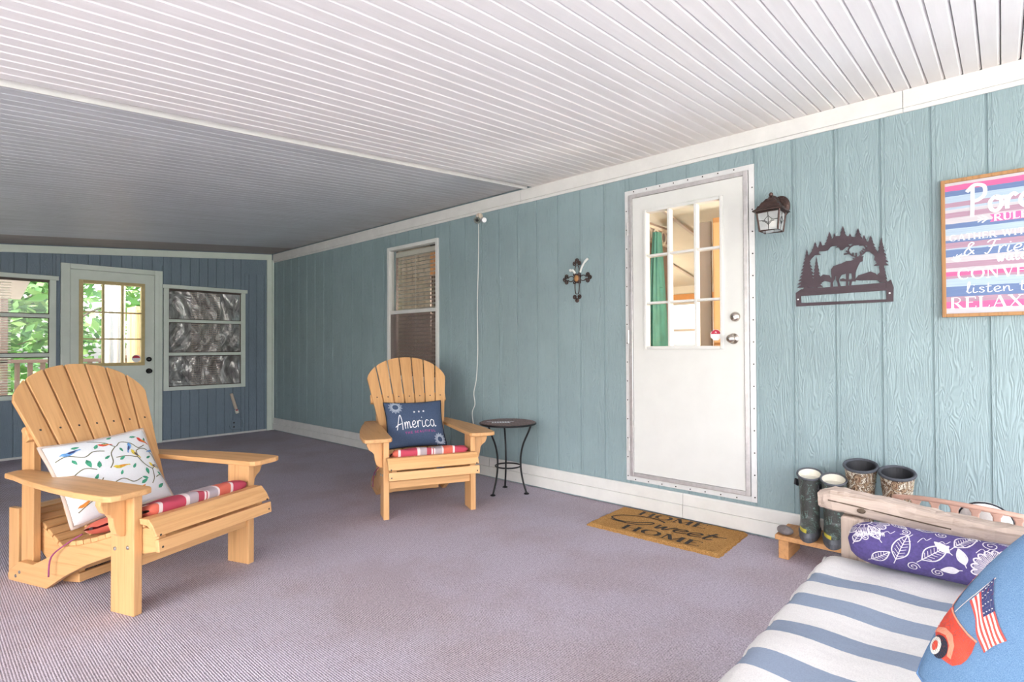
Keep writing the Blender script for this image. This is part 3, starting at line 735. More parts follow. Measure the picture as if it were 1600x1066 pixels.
def fill_lamp(name, label, loc, rad=.14, watts=48):  # lamps added out of view to brighten the rooms behind the glass
    t = thing(name, label, 'lamp', loc)
    obj('fill_lamp_shade', MB().lathe([(.03, 0), (rad, -.03), (rad, -.07), (rad*.6, -.10), (.001, -.105)], 20, (0, 0, -.5)), 'fill_lamp_shade', t, smooth=True)
    obj('fill_lamp_cord', MB().tube([(0, 0, .001), (0, 0, -.502)], .004, 6), 'white_metal', t)
    obj('fill_lamp_base', MB().lathe([(.001, .002), (.06, 0), (.06, .022), (.001, .024)], 16), 'white_metal', t)
    l = bpy.data.lights.new('bulb', 'POINT'); l.energy = watts; l.color = (1, .92, .80); l.shadow_soft_size = .1
    lo = bpy.data.objects.new('bulb', l); C.objects.link(lo); lo.parent = t; lo.location = (0, 0, -.75)
fill_lamp('fill_lamp', 'far fill lamp added out of view in the panelled room behind the white door', (5.3, 3.05, 2.094), .14, 11)
fill_lamp('fill_lamp', 'near fill lamp added out of view in the panelled room behind the white door', (4.0, .75, 2.31), .14, 24)

# ================================================================== WINDOW on the long wall
w1 = struct('window_1', (D, 4.3825, .80), R, 'white double-hung window with blind and brown screen')
a, hz, mr = .4075, 1.366, .687
for q in ((-a, -a+.035, 0, hz), (a-.035, a, 0, hz), (-a+.035, a-.035, 0, .035), (-a+.035, a-.035, hz-.035, hz)): box('window_frame', 'white_paint', (q[0], q[1], -.018, .05, q[2], q[3]), w1, .003)
box('meeting_rail', 'white_paint', (-a+.035, a-.035, -.006, .03, mr-.018, mr+.018), w1, .003)
box('pane', 'glass', (-a+.035, a-.035, .018, .021, mr+.018, hz-.035), w1); box('pane', 'glass', (-a+.035, a-.035, .028, .031, .035, mr-.018), w1)
box('insect_screen', 'insect_screen', (-a+.035, a-.035, .004, .005, .035, mr-.018), w1)
bl = thing('window_blind', 'cream slatted blind inside the tall window behind the far chair', 'blind', (D+.078, 4.3825, .80), R)
box('head_rail', 'blind_white', (-.36, .36, -.012, .034, 1.27, 1.32), bl, .003)
s0 = None
for k in range(31):
    if s0 is None: s0 = obj('slat', MB().prism([(-.012, -.008), (0, -.001), (.013, .007), (.013, .0085), (0, .001), (-.012, -.0065)], -.355, .355, 'x'), 'blind_white', bl); o = s0
    else: o = s0.copy(); C.objects.link(o); o.parent = bl
    o.location = (0, .010, .05+.0395*k)
for x in (-.25, -.04, .24): obj('lift_cord', MB().tube([(x, -.006, .04), (x, -.006, 1.27)], .0018, 5), 'blind_white', bl)
cp = thing('window_curtain', 'tan curtain drawn across left part of the blind', 'curtain', (D+.15, 4.3825, .72), R)
obj('curtain_cloth', MB().grid(lambda u, v: (-.44+.53*u, .010*sin(u*34), 1.46*v), 60, 3), 'tan_cloth', cp, smooth=True)
obj('curtain_rod', MB().tube([(-.5, 0, 1.47), (.5, 0, 1.47)], .008, 8), 'white_metal', cp)
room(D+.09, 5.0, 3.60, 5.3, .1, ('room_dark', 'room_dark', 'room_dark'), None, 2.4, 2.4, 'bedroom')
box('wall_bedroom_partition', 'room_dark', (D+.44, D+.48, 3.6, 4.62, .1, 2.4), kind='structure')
vv = thing('window_valance', 'orange wooden board high inside the tall window', 'valance', (D+.4195, 4.12, 1.90), R)
box('valance_board', 'orange_wood', (-.5, .32, 0, .02, 0, .30), vv, .003); box('valance_lip', 'orange_wood', (-.5, .32, -.012, -.001, 0, .02), vv)
dq = thing('diamond_hanging', 'pale diamond-pattern hanging seen through the right side of blind', 'wall hanging', (D+.4275, 4.03, 1.62), R)
for k in range(3): obj('diamond', MB().prism([(0, .15-.27*k), (.115, .02-.27*k), (0, -.11-.27*k), (-.115, .02-.27*k)], 0, .012, 'y'), 'valance_print', dq)
fill_lamp('fill_lamp', 'fill lamp added out of view in the dark room behind the tall window', (4.4, 4.9, 2.38), .14, 22)

# ================================================================== END WALL: windows and door
def jalousie(name, wr_, label, rails, mat='green_lit_white'):
    x0, x1, z0, z1 = wr_; t = struct(name, ((x0+x1)/2, L, z0), 0, label); a = (x1-x0)/2; h = z1-z0
    for q in ((-a, -a+.055, 0, h-.045), (a-.055, a, 0, h-.045), (-a+.055, a-.055, 0, .045)): box('window_frame', mat, (q[0], q[1], -.020, .045, q[2], q[3]), t, .003)
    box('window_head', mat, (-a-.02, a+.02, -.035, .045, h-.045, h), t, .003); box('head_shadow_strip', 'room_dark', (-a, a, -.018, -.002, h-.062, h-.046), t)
    zs = [.045]+[r-z0 for r in rails]+[h-.062]
    for r in rails: box('lite_rail', mat, (-a+.055, a-.055, -.012, .02, r-z0-.018, r-z0+.018), t, .003)
    for i in range(3):
        lo, hi = zs[i]+(.018 if i else 0), zs[i+1]-(.018 if i < 2 else 0)
        box('pane', 'glass', (-a+.055, a-.055, .004, .007, lo, hi), t)
        s = MB()
        for q in ((-a+.055, -a+.063, lo, hi), (a-.063, a-.055, lo, hi), (-a+.063, a-.063, lo, lo+.008), (-a+.063, a-.063, hi-.008, hi)): s.box(q[0], q[1], -.002, .012, q[2], q[3])
        obj('lite_gasket', s, 'room_dark', t)
    return t
jalousie('window_2', LW, 'three-lite window with trees outside at left of end wall', (1.062, 1.474))
jalousie('window_3', RW, 'three-lite window covered with crinkled plastic at end wall', (1.057, 1.463))
pf = thing('plastic_sheet', 'crinkled silvery plastic sheet behind the end wall right window', 'plastic sheet', (2.53, L+.095, .58), 0)
def crk(u, v):
    x, z = -.47+.94*u, 1.34*v
    return (x, .016*sin(11*u*3+5*sin(7*v))+.012*sin(17*v+9*u*u)+.008*sin(41*u+23*v), z)
obj('sheet', MB().grid(crk, 60, 70), 'foil', pf, smooth=True)
s0 = None
for k in range(44):
    if s0 is None: o = s0 = box('blind_slat', 'valance_print', (-.17, .17, -.03, -.028, 0, .006), pf)
    else: o = s0.copy(); C.objects.link(o); o.parent = pf
    o.location = (.02, 0, .06+.028*k)
b2 = thing('window_blind', 'narrow white blind inside the end wall left window', 'blind', (.50, L+.09, .62), 0)
box('head_rail', 'blind_white', (-.36, .26, -.012, .02, 1.22, 1.25), b2, .002)
s0 = None
for k in range(44):
    if s0 is None: o = s0 = obj('slat', MB().prism([(-.011, -.004), (.011, .003), (.011, .0045), (-.011, -.0025)], -.36, .21, 'x'), 'blind_white', b2)
    else: o = s0.copy(); C.objects.link(o); o.parent = b2
    o.location = (0, 0, .03+.027*k)
d2 = struct('door_2', (1.567, L, 0), 0, 'white door, green light put into its colour, with nine panes at end wall')
fr = MB()
for q in ((-.475, -.395, 0, 2.052), (.395, .475, 0, 2.052), (-.395, .395, 1.995, 2.052)): fr.box(q[0], q[1], -.022, .045, q[2], q[3])
obj('door_frame', fr, 'green_lit_white', d2, .004)
obj('door_casing', MB().box(-.460, -.445, -.028, -.0225, 0, 2.05).box(.435, .45, -.028, -.0225, 0, 2.05), 'green_lit_white', d2)
gx0, gx1, gz0, gz1 = -.318, .296, .93, 1.885
sb = MB()
for (a, b, c, d) in rects_minus((-.392, .392, .01, 1.992), [(gx0+.02, gx1-.02, gz0+.02, gz1-.02)]): sb.box(a, b, -.004, .036, c, d)
obj('door_leaf', sb, 'green_lit_white', d2)
fr = MB()
for q in ((gx0, gx0+.036, gz0, gz1), (gx1-.036, gx1, gz0, gz1), (gx0+.036, gx1-.036, gz0, gz0+.036), (gx0+.036, gx1-.036, gz1-.036, gz1)): fr.box(q[0], q[1], -.018, .042, q[2], q[3])
lf = obj('glazing_frame', fr, 'tan_trim', d2, .004)
gx = [gx0+.036, gx0+.036+.181, gx0+.036+.362, gx1-.036]; gz = [gz0+.036, 1.235, 1.535, gz1-.036]
for i in (1, 2): box('muntin', 'tan_trim', (gx[i]-.011, gx[i]+.011, -.012, .034, gz[0], gz[3]), lf, .003)
for j in (1, 2):
    for i in range(3): box('muntin', 'tan_trim', (gx[i]+(.011 if i else 0), gx[i+1]-(.011 if i < 2 else 0), -.012, .034, gz[j]-.008, gz[j]+.008), lf, .003)
for i in range(3):
    for j in range(3): box('pane', 'glass', (gx[i], gx[i+1], .008, .011, gz[j], gz[j+1]), lf)
for (a, b, c, d) in ((-.30, -.03, .18, .78), (.03, .30, .18, .78)):
    o = box('door_panel', 'green_lit_white', (a, b, -.010, -.0041, c, d), d2, .003)
    box('panel_field', 'green_lit_white', (a+.05, b-.05, -.016, -.0101, c+.05, d-.05), o, .004)
st = obj('security_sticker', MB().prism([(.215+.045*cos(2*pi*k/16), 1.01+.045*sin(2*pi*k/16)) for k in range(16)], .002, .0075, 'y'), 'sticker_white', d2, label='round white and red security sticker')
obj('sticker_band', MB().prism([(.215+.038*cos(a), 1.016+.03*sin(a)) for a in [pi*k/8 for k in range(9)]], .0008, .0019, 'y'), 'sticker_red', st)
knob(d2, .338, .862, 'black_gloss', True, True, .95); knob(d2, .338, 1.0, 'black_gloss', True, False, .95)
box('door_sill', 'white_trim', (-.475, .475, -.03, .05, .0, .008), d2)

# --- what stands beyond the end wall
box('floor_sunroom', 'concrete', (-3.0, 5, L+.08, 11.2, -.1, 0), kind='structure')
mb = MB(); mb.add([(x, y, z) for (y, z) in ((L+.08, 2.25), (9.9, 1.80)) for dz in (0,) for x in (-3, 1.02)]+[(x, y, z+.03) for (y, z) in ((L+.08, 2.25), (9.9, 1.80)) for x in (-3, 1.02)], [(0, 1, 3, 2), (4, 6, 7, 5), (0, 4, 5, 1), (2, 3, 7, 6), (0, 2, 6, 4), (1, 5, 7, 3)])
obj('ceiling_sunroom', mb, 'grey_wall', kind='structure')
dr = thing('deck_railing', 'dark brown deck railing outside the end wall left window', 'railing', (.6, 10.9, 0))
box('top_rail', 'rail_brown', (-2.2, 1.9, -.04, .05, .92, .97), dr, .004); box('bottom_rail', 'rail_brown', (-2.2, 1.9, -.02, .02, .12, .16), dr)
for k in range(28): box('baluster', 'rail_brown', (-2.15+.145*k, -2.09+.145*k, -.018, .018, .16, .92), dr)
for x in (-2.2, .30, 1.82): box('post', 'rail_brown', (x, x+.085, -.04, .05, 0, 2.0 if x == .30 else 1.02), dr, .004)
def curtain_panel(name, label, x, y, wd, ph):
    t = thing(name, label, 'curtain', (x, y, .0)); obj('curtain_cloth', MB().grid(lambda u, v: (-wd/2+wd*u, .035*sin(u*19+ph)*(1.1-.3*v), 2.0*v), 50, 4), 'curtain', t, smooth=True)
    obj('curtain_rod', MB().tube([(-wd/2-.05, 0, 2.01), (wd/2+.05, 0, 2.01)], .010, 8), 'white_metal', t)
curtain_panel('sunroom_curtain', 'white curtain seen through middle panes of end wall door', 1.86, 8.9, .26, 0)
cb = thing('sunroom_cabinet', 'tan wooden cabinet seen through right panes of end wall door', 'cabinet', (2.22, 8.7, 0), 0)
box('body', 'inner_wood', (-.16, .5, .022, .45, 0, 1.70), cb, .004); box('cabinet_door', 'inner_wood', (-.15, .165, 0, .02, .05, 1.66), cb, .004); box('cabinet_door', 'inner_wood', (.17, .49, 0, .02, .05, 1.66), cb, .004)
sf_ = thing('brown_armchair', 'brown rounded armchair low behind end wall door glass', 'armchair', (1.98, 8.25, 0), 0)
obj('backrest', MB().grid(lambda u, v: (.30*cos(pi*u)*(1), .10+.12*sin(2*pi*v), .62+.36*sin(pi*u)**.7+.06*cos(2*pi*v)-.1), 20, 12), 'bark', sf_, smooth=True)
obj('seat', MB().box(-.28, .28, -.10, .30, .12, .60), 'bark', sf_, .05)
for x in (-.24, .20):
    for y in (-.08, .24): box('leg', 'rail_brown', (x, x+.04, y, y+.04, 0, .12), sf_)
def tree(label, x, y, h, r, n, seed, trunk=.09, group='trees beyond the end wall'):
    rg = random.Random(seed); t = thing('tree', label, 'tree', (x, y, -.15), 0, group)
    pts = [(rg.uniform(-.06, .06)*k, rg.uniform(-.06, .06)*k, h*.75*k/5) for k in range(6)]
    tk = MB().tube(pts, [trunk*(1-.12*k) for k in range(6)], 9)
    for k in range(6):
        a = rg.uniform(0, 6.28); z = h*rg.uniform(.3, .7); tk.tube([(0, 0, z), (r*.35*cos(a), r*.35*sin(a), z+.25*r), (r*.75*cos(a), r*.75*sin(a), z+.4*r)], [trunk*.4, trunk*.25, trunk*.1], 6)
    obj('trunk', tk, 'bark', t, smooth=True)
    mb = MB()
    for i in range(n):
        while True:
            p = Vector((rg.uniform(-1, 1), rg.uniform(-1, 1), rg.uniform(-1, 1)))
            if .25 < p.length < 1 and (sin(p.x*7+seed)+sin(p.y*6)+sin(p.z*8+2)) > -.7: break
        p = Vector((p.x*r, p.y*r, h*.62+p.z*h*.50)); s = rg.uniform(.09, .19)
        u = Vector((rg.gauss(0, 1), rg.gauss(0, 1), rg.gauss(0, .6))).normalized(); v = u.cross(Vector((rg.gauss(0, 1), rg.gauss(0, 1), rg.gauss(0, 1)))).normalized()
        mb.add([p-u*s, p+v*s*.45, p+u*s, p-v*s*.45], [(0, 1, 2, 3)])
    o = obj('crown', mb, 'leaf', t); o['kind'] = 'stuff'
tl = ['slim leafy tree just beyond the deck railing', 'tall green tree outside the end wall left window', 'broad green tree far behind the deck railing', 'bushy tree outside the end wall door glass', 'low tree at the far edge of the yard']
for lb, (x, y, h, r, n, s, tk) in zip(tl, [(.9, 13.0, 3.4, 1.0, 1400, 1, .05), (2.3, 16.0, 5.5, 1.9, 2600, 2, .09), (-1.6, 16.8, 6, 2.0, 3000, 3, .12), (5.6, 18.5, 4.2, 1.6, 2000, 4, .1), (2.0, 22.2, 6.5, 3.6, 3400, 5, .14)]): tree(lb, x, y, h, r, n, s, tk)

# ================================================================== CHAIRS
def adirondack():
    t = thing('adirondack_chair', '', 'chair')
    for s in (-1, 1):
        m = 1 if s > 0 else -1
        X = lambda a, b: (min(s*a, s*b), max(s*a, s*b))
        lx = X(.277, .314); leg = box('front_leg', 'chair_wood_z', (lx[0], lx[1], -.070, .075, 0, .511), t, .004)
        for (y, z) in ((-.035, .285), (.045, .272)):
            o = obj('bolt', MB().lathe([(.009, 0), (.008, .004), (.001, .006)], 10, M=Matrix.Rotation(s*pi/2, 4, 'Y')), 'screw_zinc', leg); o.location = (s*.3135, y, z)
        br = [(.3145, .511), (.412, .511), (.414, .482), (.400, .452), (.378, .437), (.366, .420), (.362, .385), (.352, .352), (.334, .336), (.3145, .333)]
        obj('arm_bracket', MB().prism([(s*a, b) for a, b in br], -.020, .015, 'y'), 'chair_wood_z', t, .003)
        rp = X(.206, .2395); box('rear_post', 'chair_wood_z', (rp[0], rp[1], .755, .850, .0, .735), t, .004)
        arm = [(.262, -.095), (.272, -.118), (.300, -.128), (.405, -.128), (.436, -.115), (.446, -.085), (.446, .10), (.425, .30), (.385, .55), (.350, .70), (.338, .79), (.280, .812), (.248, .80), (.2405, .77), (.2405, .66)]
        obj('armrest', MB().prism([(s*a, b) for a, b in arm], .512, .537, 'z'), 'chair_wood_y', t, .005)
        st = [(-.165, .335), (-.172, .300), (-.150, .268), (-.05, .245), (.108, .222), (.30, .150), (.457, .076), (.54, .028), (.587, 0), (.880, 0), (.886, .030), (.870, .055), (.80, .098), (.69, .098), (.60, .138), (.50, .190), (.444, .216), (.34, .236), (.235, .264), (.108, .306), (0, .342), (-.08, .362), (-.13, .360)]
        sx = X(.243, .2755); rl = obj('seat_rail', MB().prism(st, sx[0], sx[1], 'x'), 'chair_wood_y', t, .004)
        for (y, z) in ((.79, .05), (.82, .028)):
            o = obj('bolt', MB().lathe([(.008, 0), (.007, .003), (.001, .005)], 10, M=Matrix.Rotation(s*pi/2, 4, 'Y')), 'screw_zinc', rl); o.location = (s*.2755, y, z)
    path = [(.425, .2205), (.34, .2365), (.235, .2645), (.108, .3065), (0, .3425), (-.08, .3625)]
    P = [Vector((a, b, 0)) for a, b in path]; dense = smooth_path(P, 30); acc = 0; nxt = .026; hw = .275
    for i in range(1, len(dense)):
        acc += (dense[i]-dense[i-1]).length
        if acc >= nxt:
            tg = (dense[i]-dense[i-1]).normalized(); nn = Vector((tg.y, -tg.x, 0)); nn = nn if nn.y > 0 else -nn; p = dense[i]
            q = [p-tg*.0235, p+tg*.0235, p+tg*.0235+nn*.020, p-tg*.0235+nn*.020]
            obj('seat_slat', MB().prism([(v.x, v.y) for v in q], -hw, hw, 'x'), 'chair_wood_x', t, .003); nxt += .0525
    for q in ([(-.088, .384), (-.082, .408), (-.136, .410), (-.168, .380), (-.190, .345), (-.172, .338), (-.150, .368), (-.128, .382)], [(-.176, .330), (-.198, .334), (-.204, .281), (-.182, .279)]):
        o = obj('front_slat', MB().prism(q, -.300, .300, 'x'), 'chair_wood_x', t, .003)
        for s in (-1, 1): b = obj('screw', MB().lathe([(.005, 0), (.001, .0015)], 8, M=Matrix.Rotation(pi/2, 4, 'X')), 'screw_dark', o); b.location = (s*.283, -.190 if q[0][0] > -.1 else -.2025, .348 if q[0][0] > -.1 else .300)
    box('apron', 'chair_wood_x', (-.2765, .2765, -.055, -.025, .196, .244), t, .003)
    # fan back
    ln = radians(31); B = Vector((0, .405, .245)); wv = Vector((0, sin(ln), cos(ln))); nv = Vector((0, cos(ln), -sin(ln)))
    def wid(tt): return .058+(.0915-.058)*tt/.72
    def top(x): return .575+.345*sqrt(max(0, 1-(x/.372)**2))
    for i in range(-3, 4):
        g = .0045; poly = [((i-.5)*wid(0)+g, 0), ((i+.5)*wid(0)-g, 0)]; tops = []
        for k in range(6):
            f = (i+.5)-k/5; xx = f*wid(.8)
            tt = top(min(.355, abs(f*wid(.8)))) ; f2 = f*wid(tt); gg = g if k == 0 else (-g if k == 5 else 0)
            tops.append((f2-gg, tt))
        poly += tops
        mb = MB(); n = len(poly)
        vs = [B+Vector((a, 0, 0))+wv*b-nv*.0 for a, b in poly]+[B+Vector((a, 0, 0))+wv*b-nv*.019 for a, b in poly]
        mb.add(vs, [tuple(range(n)), tuple(range(2*n-1, n-1, -1))]+[(k, k+n, (k+1) % n+n, (k+1) % n) for k in range(n)])
        sl_ = obj('back_slat', mb, 'chair_wood_back', t, .003)
        Mr = Matrix.Rotation(pi/2+ -ln, 4, 'X')
        sw = obj('screw', MB().lathe([(.0055, 0), (.001, .0015)], 8, M=Mr), 'screw_dark', sl_); sw.location = B+Vector((i*wid(.56), 0, 0))+wv*.56-nv*.0192
    for tt, hw in ((.56, .300), (.14, .243)):
        mb = MB(); c = B+wv*tt+nv*.0175
        vs = [c+Vector((sx*hw, 0, 0))+wv*a+nv*b for sx in (-1, 1) for a, b in ((-.035, -.0165), (.035, -.0165), (.035, .0165), (-.035, .0165))]
        mb.add(vs, [(0, 1, 2, 3), (4, 7, 6, 5), (0, 4, 5, 1), (1, 5, 6, 2), (2, 6, 7, 3), (3, 7, 4, 0)]); obj('back_rail', mb, 'chair_wood_x', t, .004)
    return t
def ottoman():
    t = thing('pull_out_footrest', '', 'footrest')
    side = [(0, .012), (.115, .0), (.125, .0), (.20, .055), (.33, .150), (.43, .205), (.50, .225), (.50, .300), (.40, .297), (.31, .262), (.22, .205), (.13, .150), (.06, .122), (.0, .108)]
    for s in (-1, 1):
        a, b = sorted((s*.160, s*.186)); obj('side_panel', MB().prism(side, a, b, 'x'), 'chair_wood_y', t, .003)
        a, b = sorted((s*.187, s*.212)); box('leg', 'chair_wood_z', (a, b, .43, .51, 0, .325), t, .003)
    path = smooth_path([Vector((a, b, 0)) for a, b in ((.03, .1155), (.06, .1225), (.13, .1505), (.22, .2055), (.31, .2625), (.40, .2975), (.49, .3005))], 30); acc = 0; nxt = .02
    for i in range(1, len(path)):
        acc += (path[i]-path[i-1]).length
        if acc >= nxt:
            tg = (path[i]-path[i-1]).normalized(); nn = Vector((-tg.y, tg.x, 0)); p = path[i]
            q = [p-tg*.0215, p+tg*.0215, p+tg*.0215+nn*.018, p-tg*.0215+nn*.018]
            obj('slat', MB().prism([(v.x, v.y) for v in q], -.186, .186, 'x'), 'chair_wood_x', t, .003); nxt += .0515
    box('front_slat', 'chair_wood_x', (-.198, .198, -.018, -.0005, .020, .062), t, .003); box('front_slat', 'chair_wood_x', (-.198, .198, -.018, -.0005, .074, .118), t, .003)
    return t
A1, A2 = radians(20.9), radians(-26.3)
ch1 = adirondack(); ch1.location = (.905, 2.885, 0); ch1.rotation_euler.z = A1
ch2 = copy_tree(ch1); ch2.location = (2.385, 2.92, 0); ch2.rotation_euler.z = A2
for c, l in ((ch1, 'large natural wood adirondack chair at left with bird-print pillow'), (ch2, 'natural wood adirondack chair by the window with navy pillow')): c['label'] = l; c['group'] = 'adirondack chairs'
ot1 = ottoman(); ot2 = copy_tree(ot1)
def place(o, chair, a, x, y, z=0): o.location = Vector(chair.location)+Vector((x*cos(a)-y*sin(a), x*sin(a)+y*cos(a), z)); o.rotation_euler.z = a
place(ot1, ch1, A1, -.006, .485); place(ot2, ch2, A2, .006, .56)
ot1['label'] = 'slatted wooden footrest stowed under chair with bird-print pillow'; ot2['label'] = 'slatted wooden footrest stowed under chair with navy pillow'
for o in (ot1, ot2): o['group'] = 'slatted footrests'

def seat_pad(name, label, chair, a, dx, y0, y1, hw, grp):
    t = thing(name, label, 'cushion', chair.location, a, grp)
    path = smooth_path([Vector((p, q, 0)) for p, q in ((.44, .246), (.34, .260), (.235, .287), (.108, .330), (0, .366), (-.08, .388), (-.14, .402))], 10)
    def zs(y):
        for i in range(len(path)-1):
            if path[i+1].x <= y <= path[i].x: return path[i].y+(path[i+1].y-path[i].y)*(y-path[i].x)/(path[i+1].x-path[i].x-1e-9)
        return path[-1].y if y < 0 else path[0].y
    def fn(u, v):
        th = 2*pi*u; s = -1+2*v
        e = max(0.0, 1-abs(s)**9)**.5
        cy = (y0+y1)/2; hy = (y1-y0)/2
        c_, s_ = cos(th), sin(th); sgn = lambda q: 1 if q >= 0 else -1
        y = cy+hy*sgn(c_)*abs(c_)**.35*(.93+.07*e); zt = .036*sgn(s_)*abs(s_)**.6*(.12+.88*e)
        lump = .005*sin(9*s+4*y*9)
        return (dx+hw*s*(1-.02*abs(c_)), y, zs(y)+.037+zt+lump*(1 if s_ > 0 else 0))
    obj('pad', MB().grid(fn, 40, 34, True), 'plaid', t, smooth=True)
    for s in (-1, 1):
        obj('tie', MB().tube(smooth_path([Vector(v) for v in ((dx+s*(hw-.01), y1-.005, zs(y1)+.02), (dx+s*(hw+.022), y1+.05, .235), (dx+s*(hw+.04), y1+.13, .17), (dx+s*(hw+.045), y1+.14, .08))], 5), .0035, 6), 'cloth_tie', t, smooth=True)
    return t
seat_pad('seat_cushion', 'red plaid seat cushion under the bird-print pillow', ch1, A1, .0, -.10, .37, .262, 'plaid seat cushions')
seat_pad('seat_cushion', 'red plaid seat cushion under the navy pillow', ch2, A2, .0, -.10, .37, .262, 'plaid seat cushions')

# ---- pillows
def pillow(name, label, cat_loc, M3, wd, ht, th, mat, pmat, pipe=.006, pinch=.07, cr=0, group=None, cat='pillow', back=None):
    """M3: 3 column axes (right, up, out-of-front)"""
    t = thing(name, label, cat, cat_loc, 0, group)
    t.rotation_euler = M3.to_euler()
    def surf(s, q, side):
        X = wd/2*s*(1-pinch*(1-q*q)); Y = ht/2*q*(1-pinch*(1-s*s))
        Z = side*th/2*(max(0, 1-s*s)*max(0, 1-q*q))**.42
        k = 1-cr*s*s*q*q; return Vector((X*k, Y*k, Z))
    n = 30; g = [sin(pi/2*(-1+2*i/n)) for i in range(n+1)]
    mb = MB()
    for side in (1, -1): mb.add([surf(a, b, side) for b in g for a in g], [(j*(n+1)+i, j*(n+1)+i+1, (j+1)*(n+1)+i+1, (j+1)*(n+1)+i) for j in range(n) for i in range(n)])
    o = obj('cover', mb, mat, t, smooth=True)
    bm = bmesh.new(); bm.from_mesh(o.data); bmesh.ops.remove_doubles(bm, verts=bm.verts, dist=.0004); bmesh.ops.recalc_face_normals(bm, faces=bm.faces); bm.to_mesh(o.data); bm.free()
    for p in o.data.polygons: p.use_smooth = True
    ed = [(-1+2*k/16, -1) for k in range(16)]+[(1, -1+2*k/16) for k in range(16)]+[(1-2*k/16, 1) for k in range(16)]+[(-1, 1-2*k/16) for k in range(16)]
    if pipe: obj('piping', MB().tube([surf(a, b, 0) for a, b in ed], pipe, 8, True), pmat, t, smooth=True)
    def lay(lift):
        def f(x, y):
            v = surf(max(-1, min(1, x)), max(-1, min(1, y)), 1); return (v.x, v.y, v.z+lift)
        return f
    return t, lay
def frame3(up, out):
    out = Vector(out).normalized(); up = Vector(up); up = (up-out*up.dot(out)).normalized(); rt = up.cross(out)
    return Matrix((rt, up, out)).transposed()
def loc2w(chair, a, v): return Vector(chair.location)+Vector((v[0]*cos(a)-v[1]*sin(a), v[0]*sin(a)+v[1]*cos(a), v[2]))
def vec2w(a, v): return Vector((v[0]*cos(a)-v[1]*sin(a), v[0]*sin(a)+v[1]*cos(a), v[2]))
lean = radians(31)
# navy pillow
up_ = vec2w(A2, (0, sin(lean), cos(lean))); out_ = vec2w(A2, (0, -cos(lean), sin(lean)))
t, lay = pillow('throw_pillow', 'navy pillow lettered America on chair by the window', loc2w(ch2, A2, (-.012, .400, .548)), frame3(up_, out_), .440, .368, .12, 'navy', 'navy_piping')
f = lay(.0012)
prints('lettering', fitted(script('America', .055, .03), 1.42, .62, -.70, -.34, .06), f, 'print_white', t, .06)
prints('small_lettering', fitted(caps('THE BEAUTIFUL', .12, .10, False, .22), 1.10, .095, -.42, -.56, .06), f, 'print_magenta', t, .06)
def star(cx, cy, r): return [(cx+(r if k % 2 == 0 else r*.45)*cos(pi/2+pi*k/5), cy+(r if k % 2 == 0 else r*.45)*1.3*sin(pi/2+pi*k/5)) for k in range(10)]
fs = []
for k in range(3): fs += fill2d(star(-.04+.17*k, .43+.012*k, .048))
prints('stars', fs, f, 'print_white', t, .05)
for cx, cy, r in ((-.66, .72, .24), (.78, -.80, .2)):
    fs = stroke2d(arc(cx, cy, r*.47, r*.57, 0, 360, 26), .02)
    for k in range(26):
        a = 2*pi*k/26; fs += stroke2d([(cx+r*.45*cos(a), cy+r*.55*sin(a)), (cx+r*(.85+.15*(k % 2))*cos(a), cy+r*(1.1+.2*(k % 2))*sin(a))], .028)
    prints('sunburst', fs, f, 'print_grey', t, .06)

# bird pillow
lean = radians(31)
up_ = vec2w(A1, (0, sin(lean), cos(lean))); out_ = vec2w(A1, (0, -cos(lean), sin(lean)))
rotp = Matrix.Rotation(radians(2.7), 3, 'Z')
t, lay = pillow('throw_pillow', 'white pillow printed with birds and branches on the left chair', loc2w(ch1, A1, (-.070, .460, .501)), frame3(up_, out_) @ rotp, .485, .405, .14, 'pillow_white', 'beige_piping', .010)
f1, f2, f3 = lay(.001), lay(.0016), lay(.0022)
def curve2(pts, wd, n=6): return stroke2d([(v.x, v.y) for v in smooth_path([Vector((a, b, 0)) for a, b in pts], n)], wd)
for br in ([(-.95, .55), (-.75, .62), (-.5, .5), (-.3, .6), (-.1, .55)], [(-.25, .95), (0, .8), (.15, .62), (.3, .72), (.5, .62), (.62, .45), (.8, .5)], [(.15, .62), (.0, .45), (-.05, .2), (-.15, .05)],
           [(.05, .3), (.3, .28), (.5, .2), (.55, .38), (.75, .4), (.9, .2), (.95, .0)], [(.5, .2), (.6, -.05), (.75, -.2), (.85, -.1), (.95, -.2)], [(.75, -.2), (.7, -.45), (.6, -.6)], [(.75, -.45), (.9, -.4), (.98, -.55)],
           [(-.9, -.3), (-.7, -.2), (-.5, -.3), (-.35, -.15)], [(-.9, -.75), (-.6, -.6), (-.4, -.7), (-.15, -.55)], [(-.3, -.4), (0, -.3), (.2, -.45), (.4, -.4)], [(-.8, .1), (-.6, .2), (-.4, .1)]): prints('branch', curve2(br, .022), f1, 'print_branch', t, .06)
def leaf(cx, cy, ln_, a, w_=.42):
    p = [(0, 0), (.3, w_*.5), (.65, w_*.42), (1, 0), (.65, -w_*.42), (.3, -w_*.5)]; return [(cx+ln_*(x*cos(a)-y*sin(a)), cy+ln_*(x*sin(a)+y*cos(a))) for x, y in p]
rg = random.Random(4); fs = []
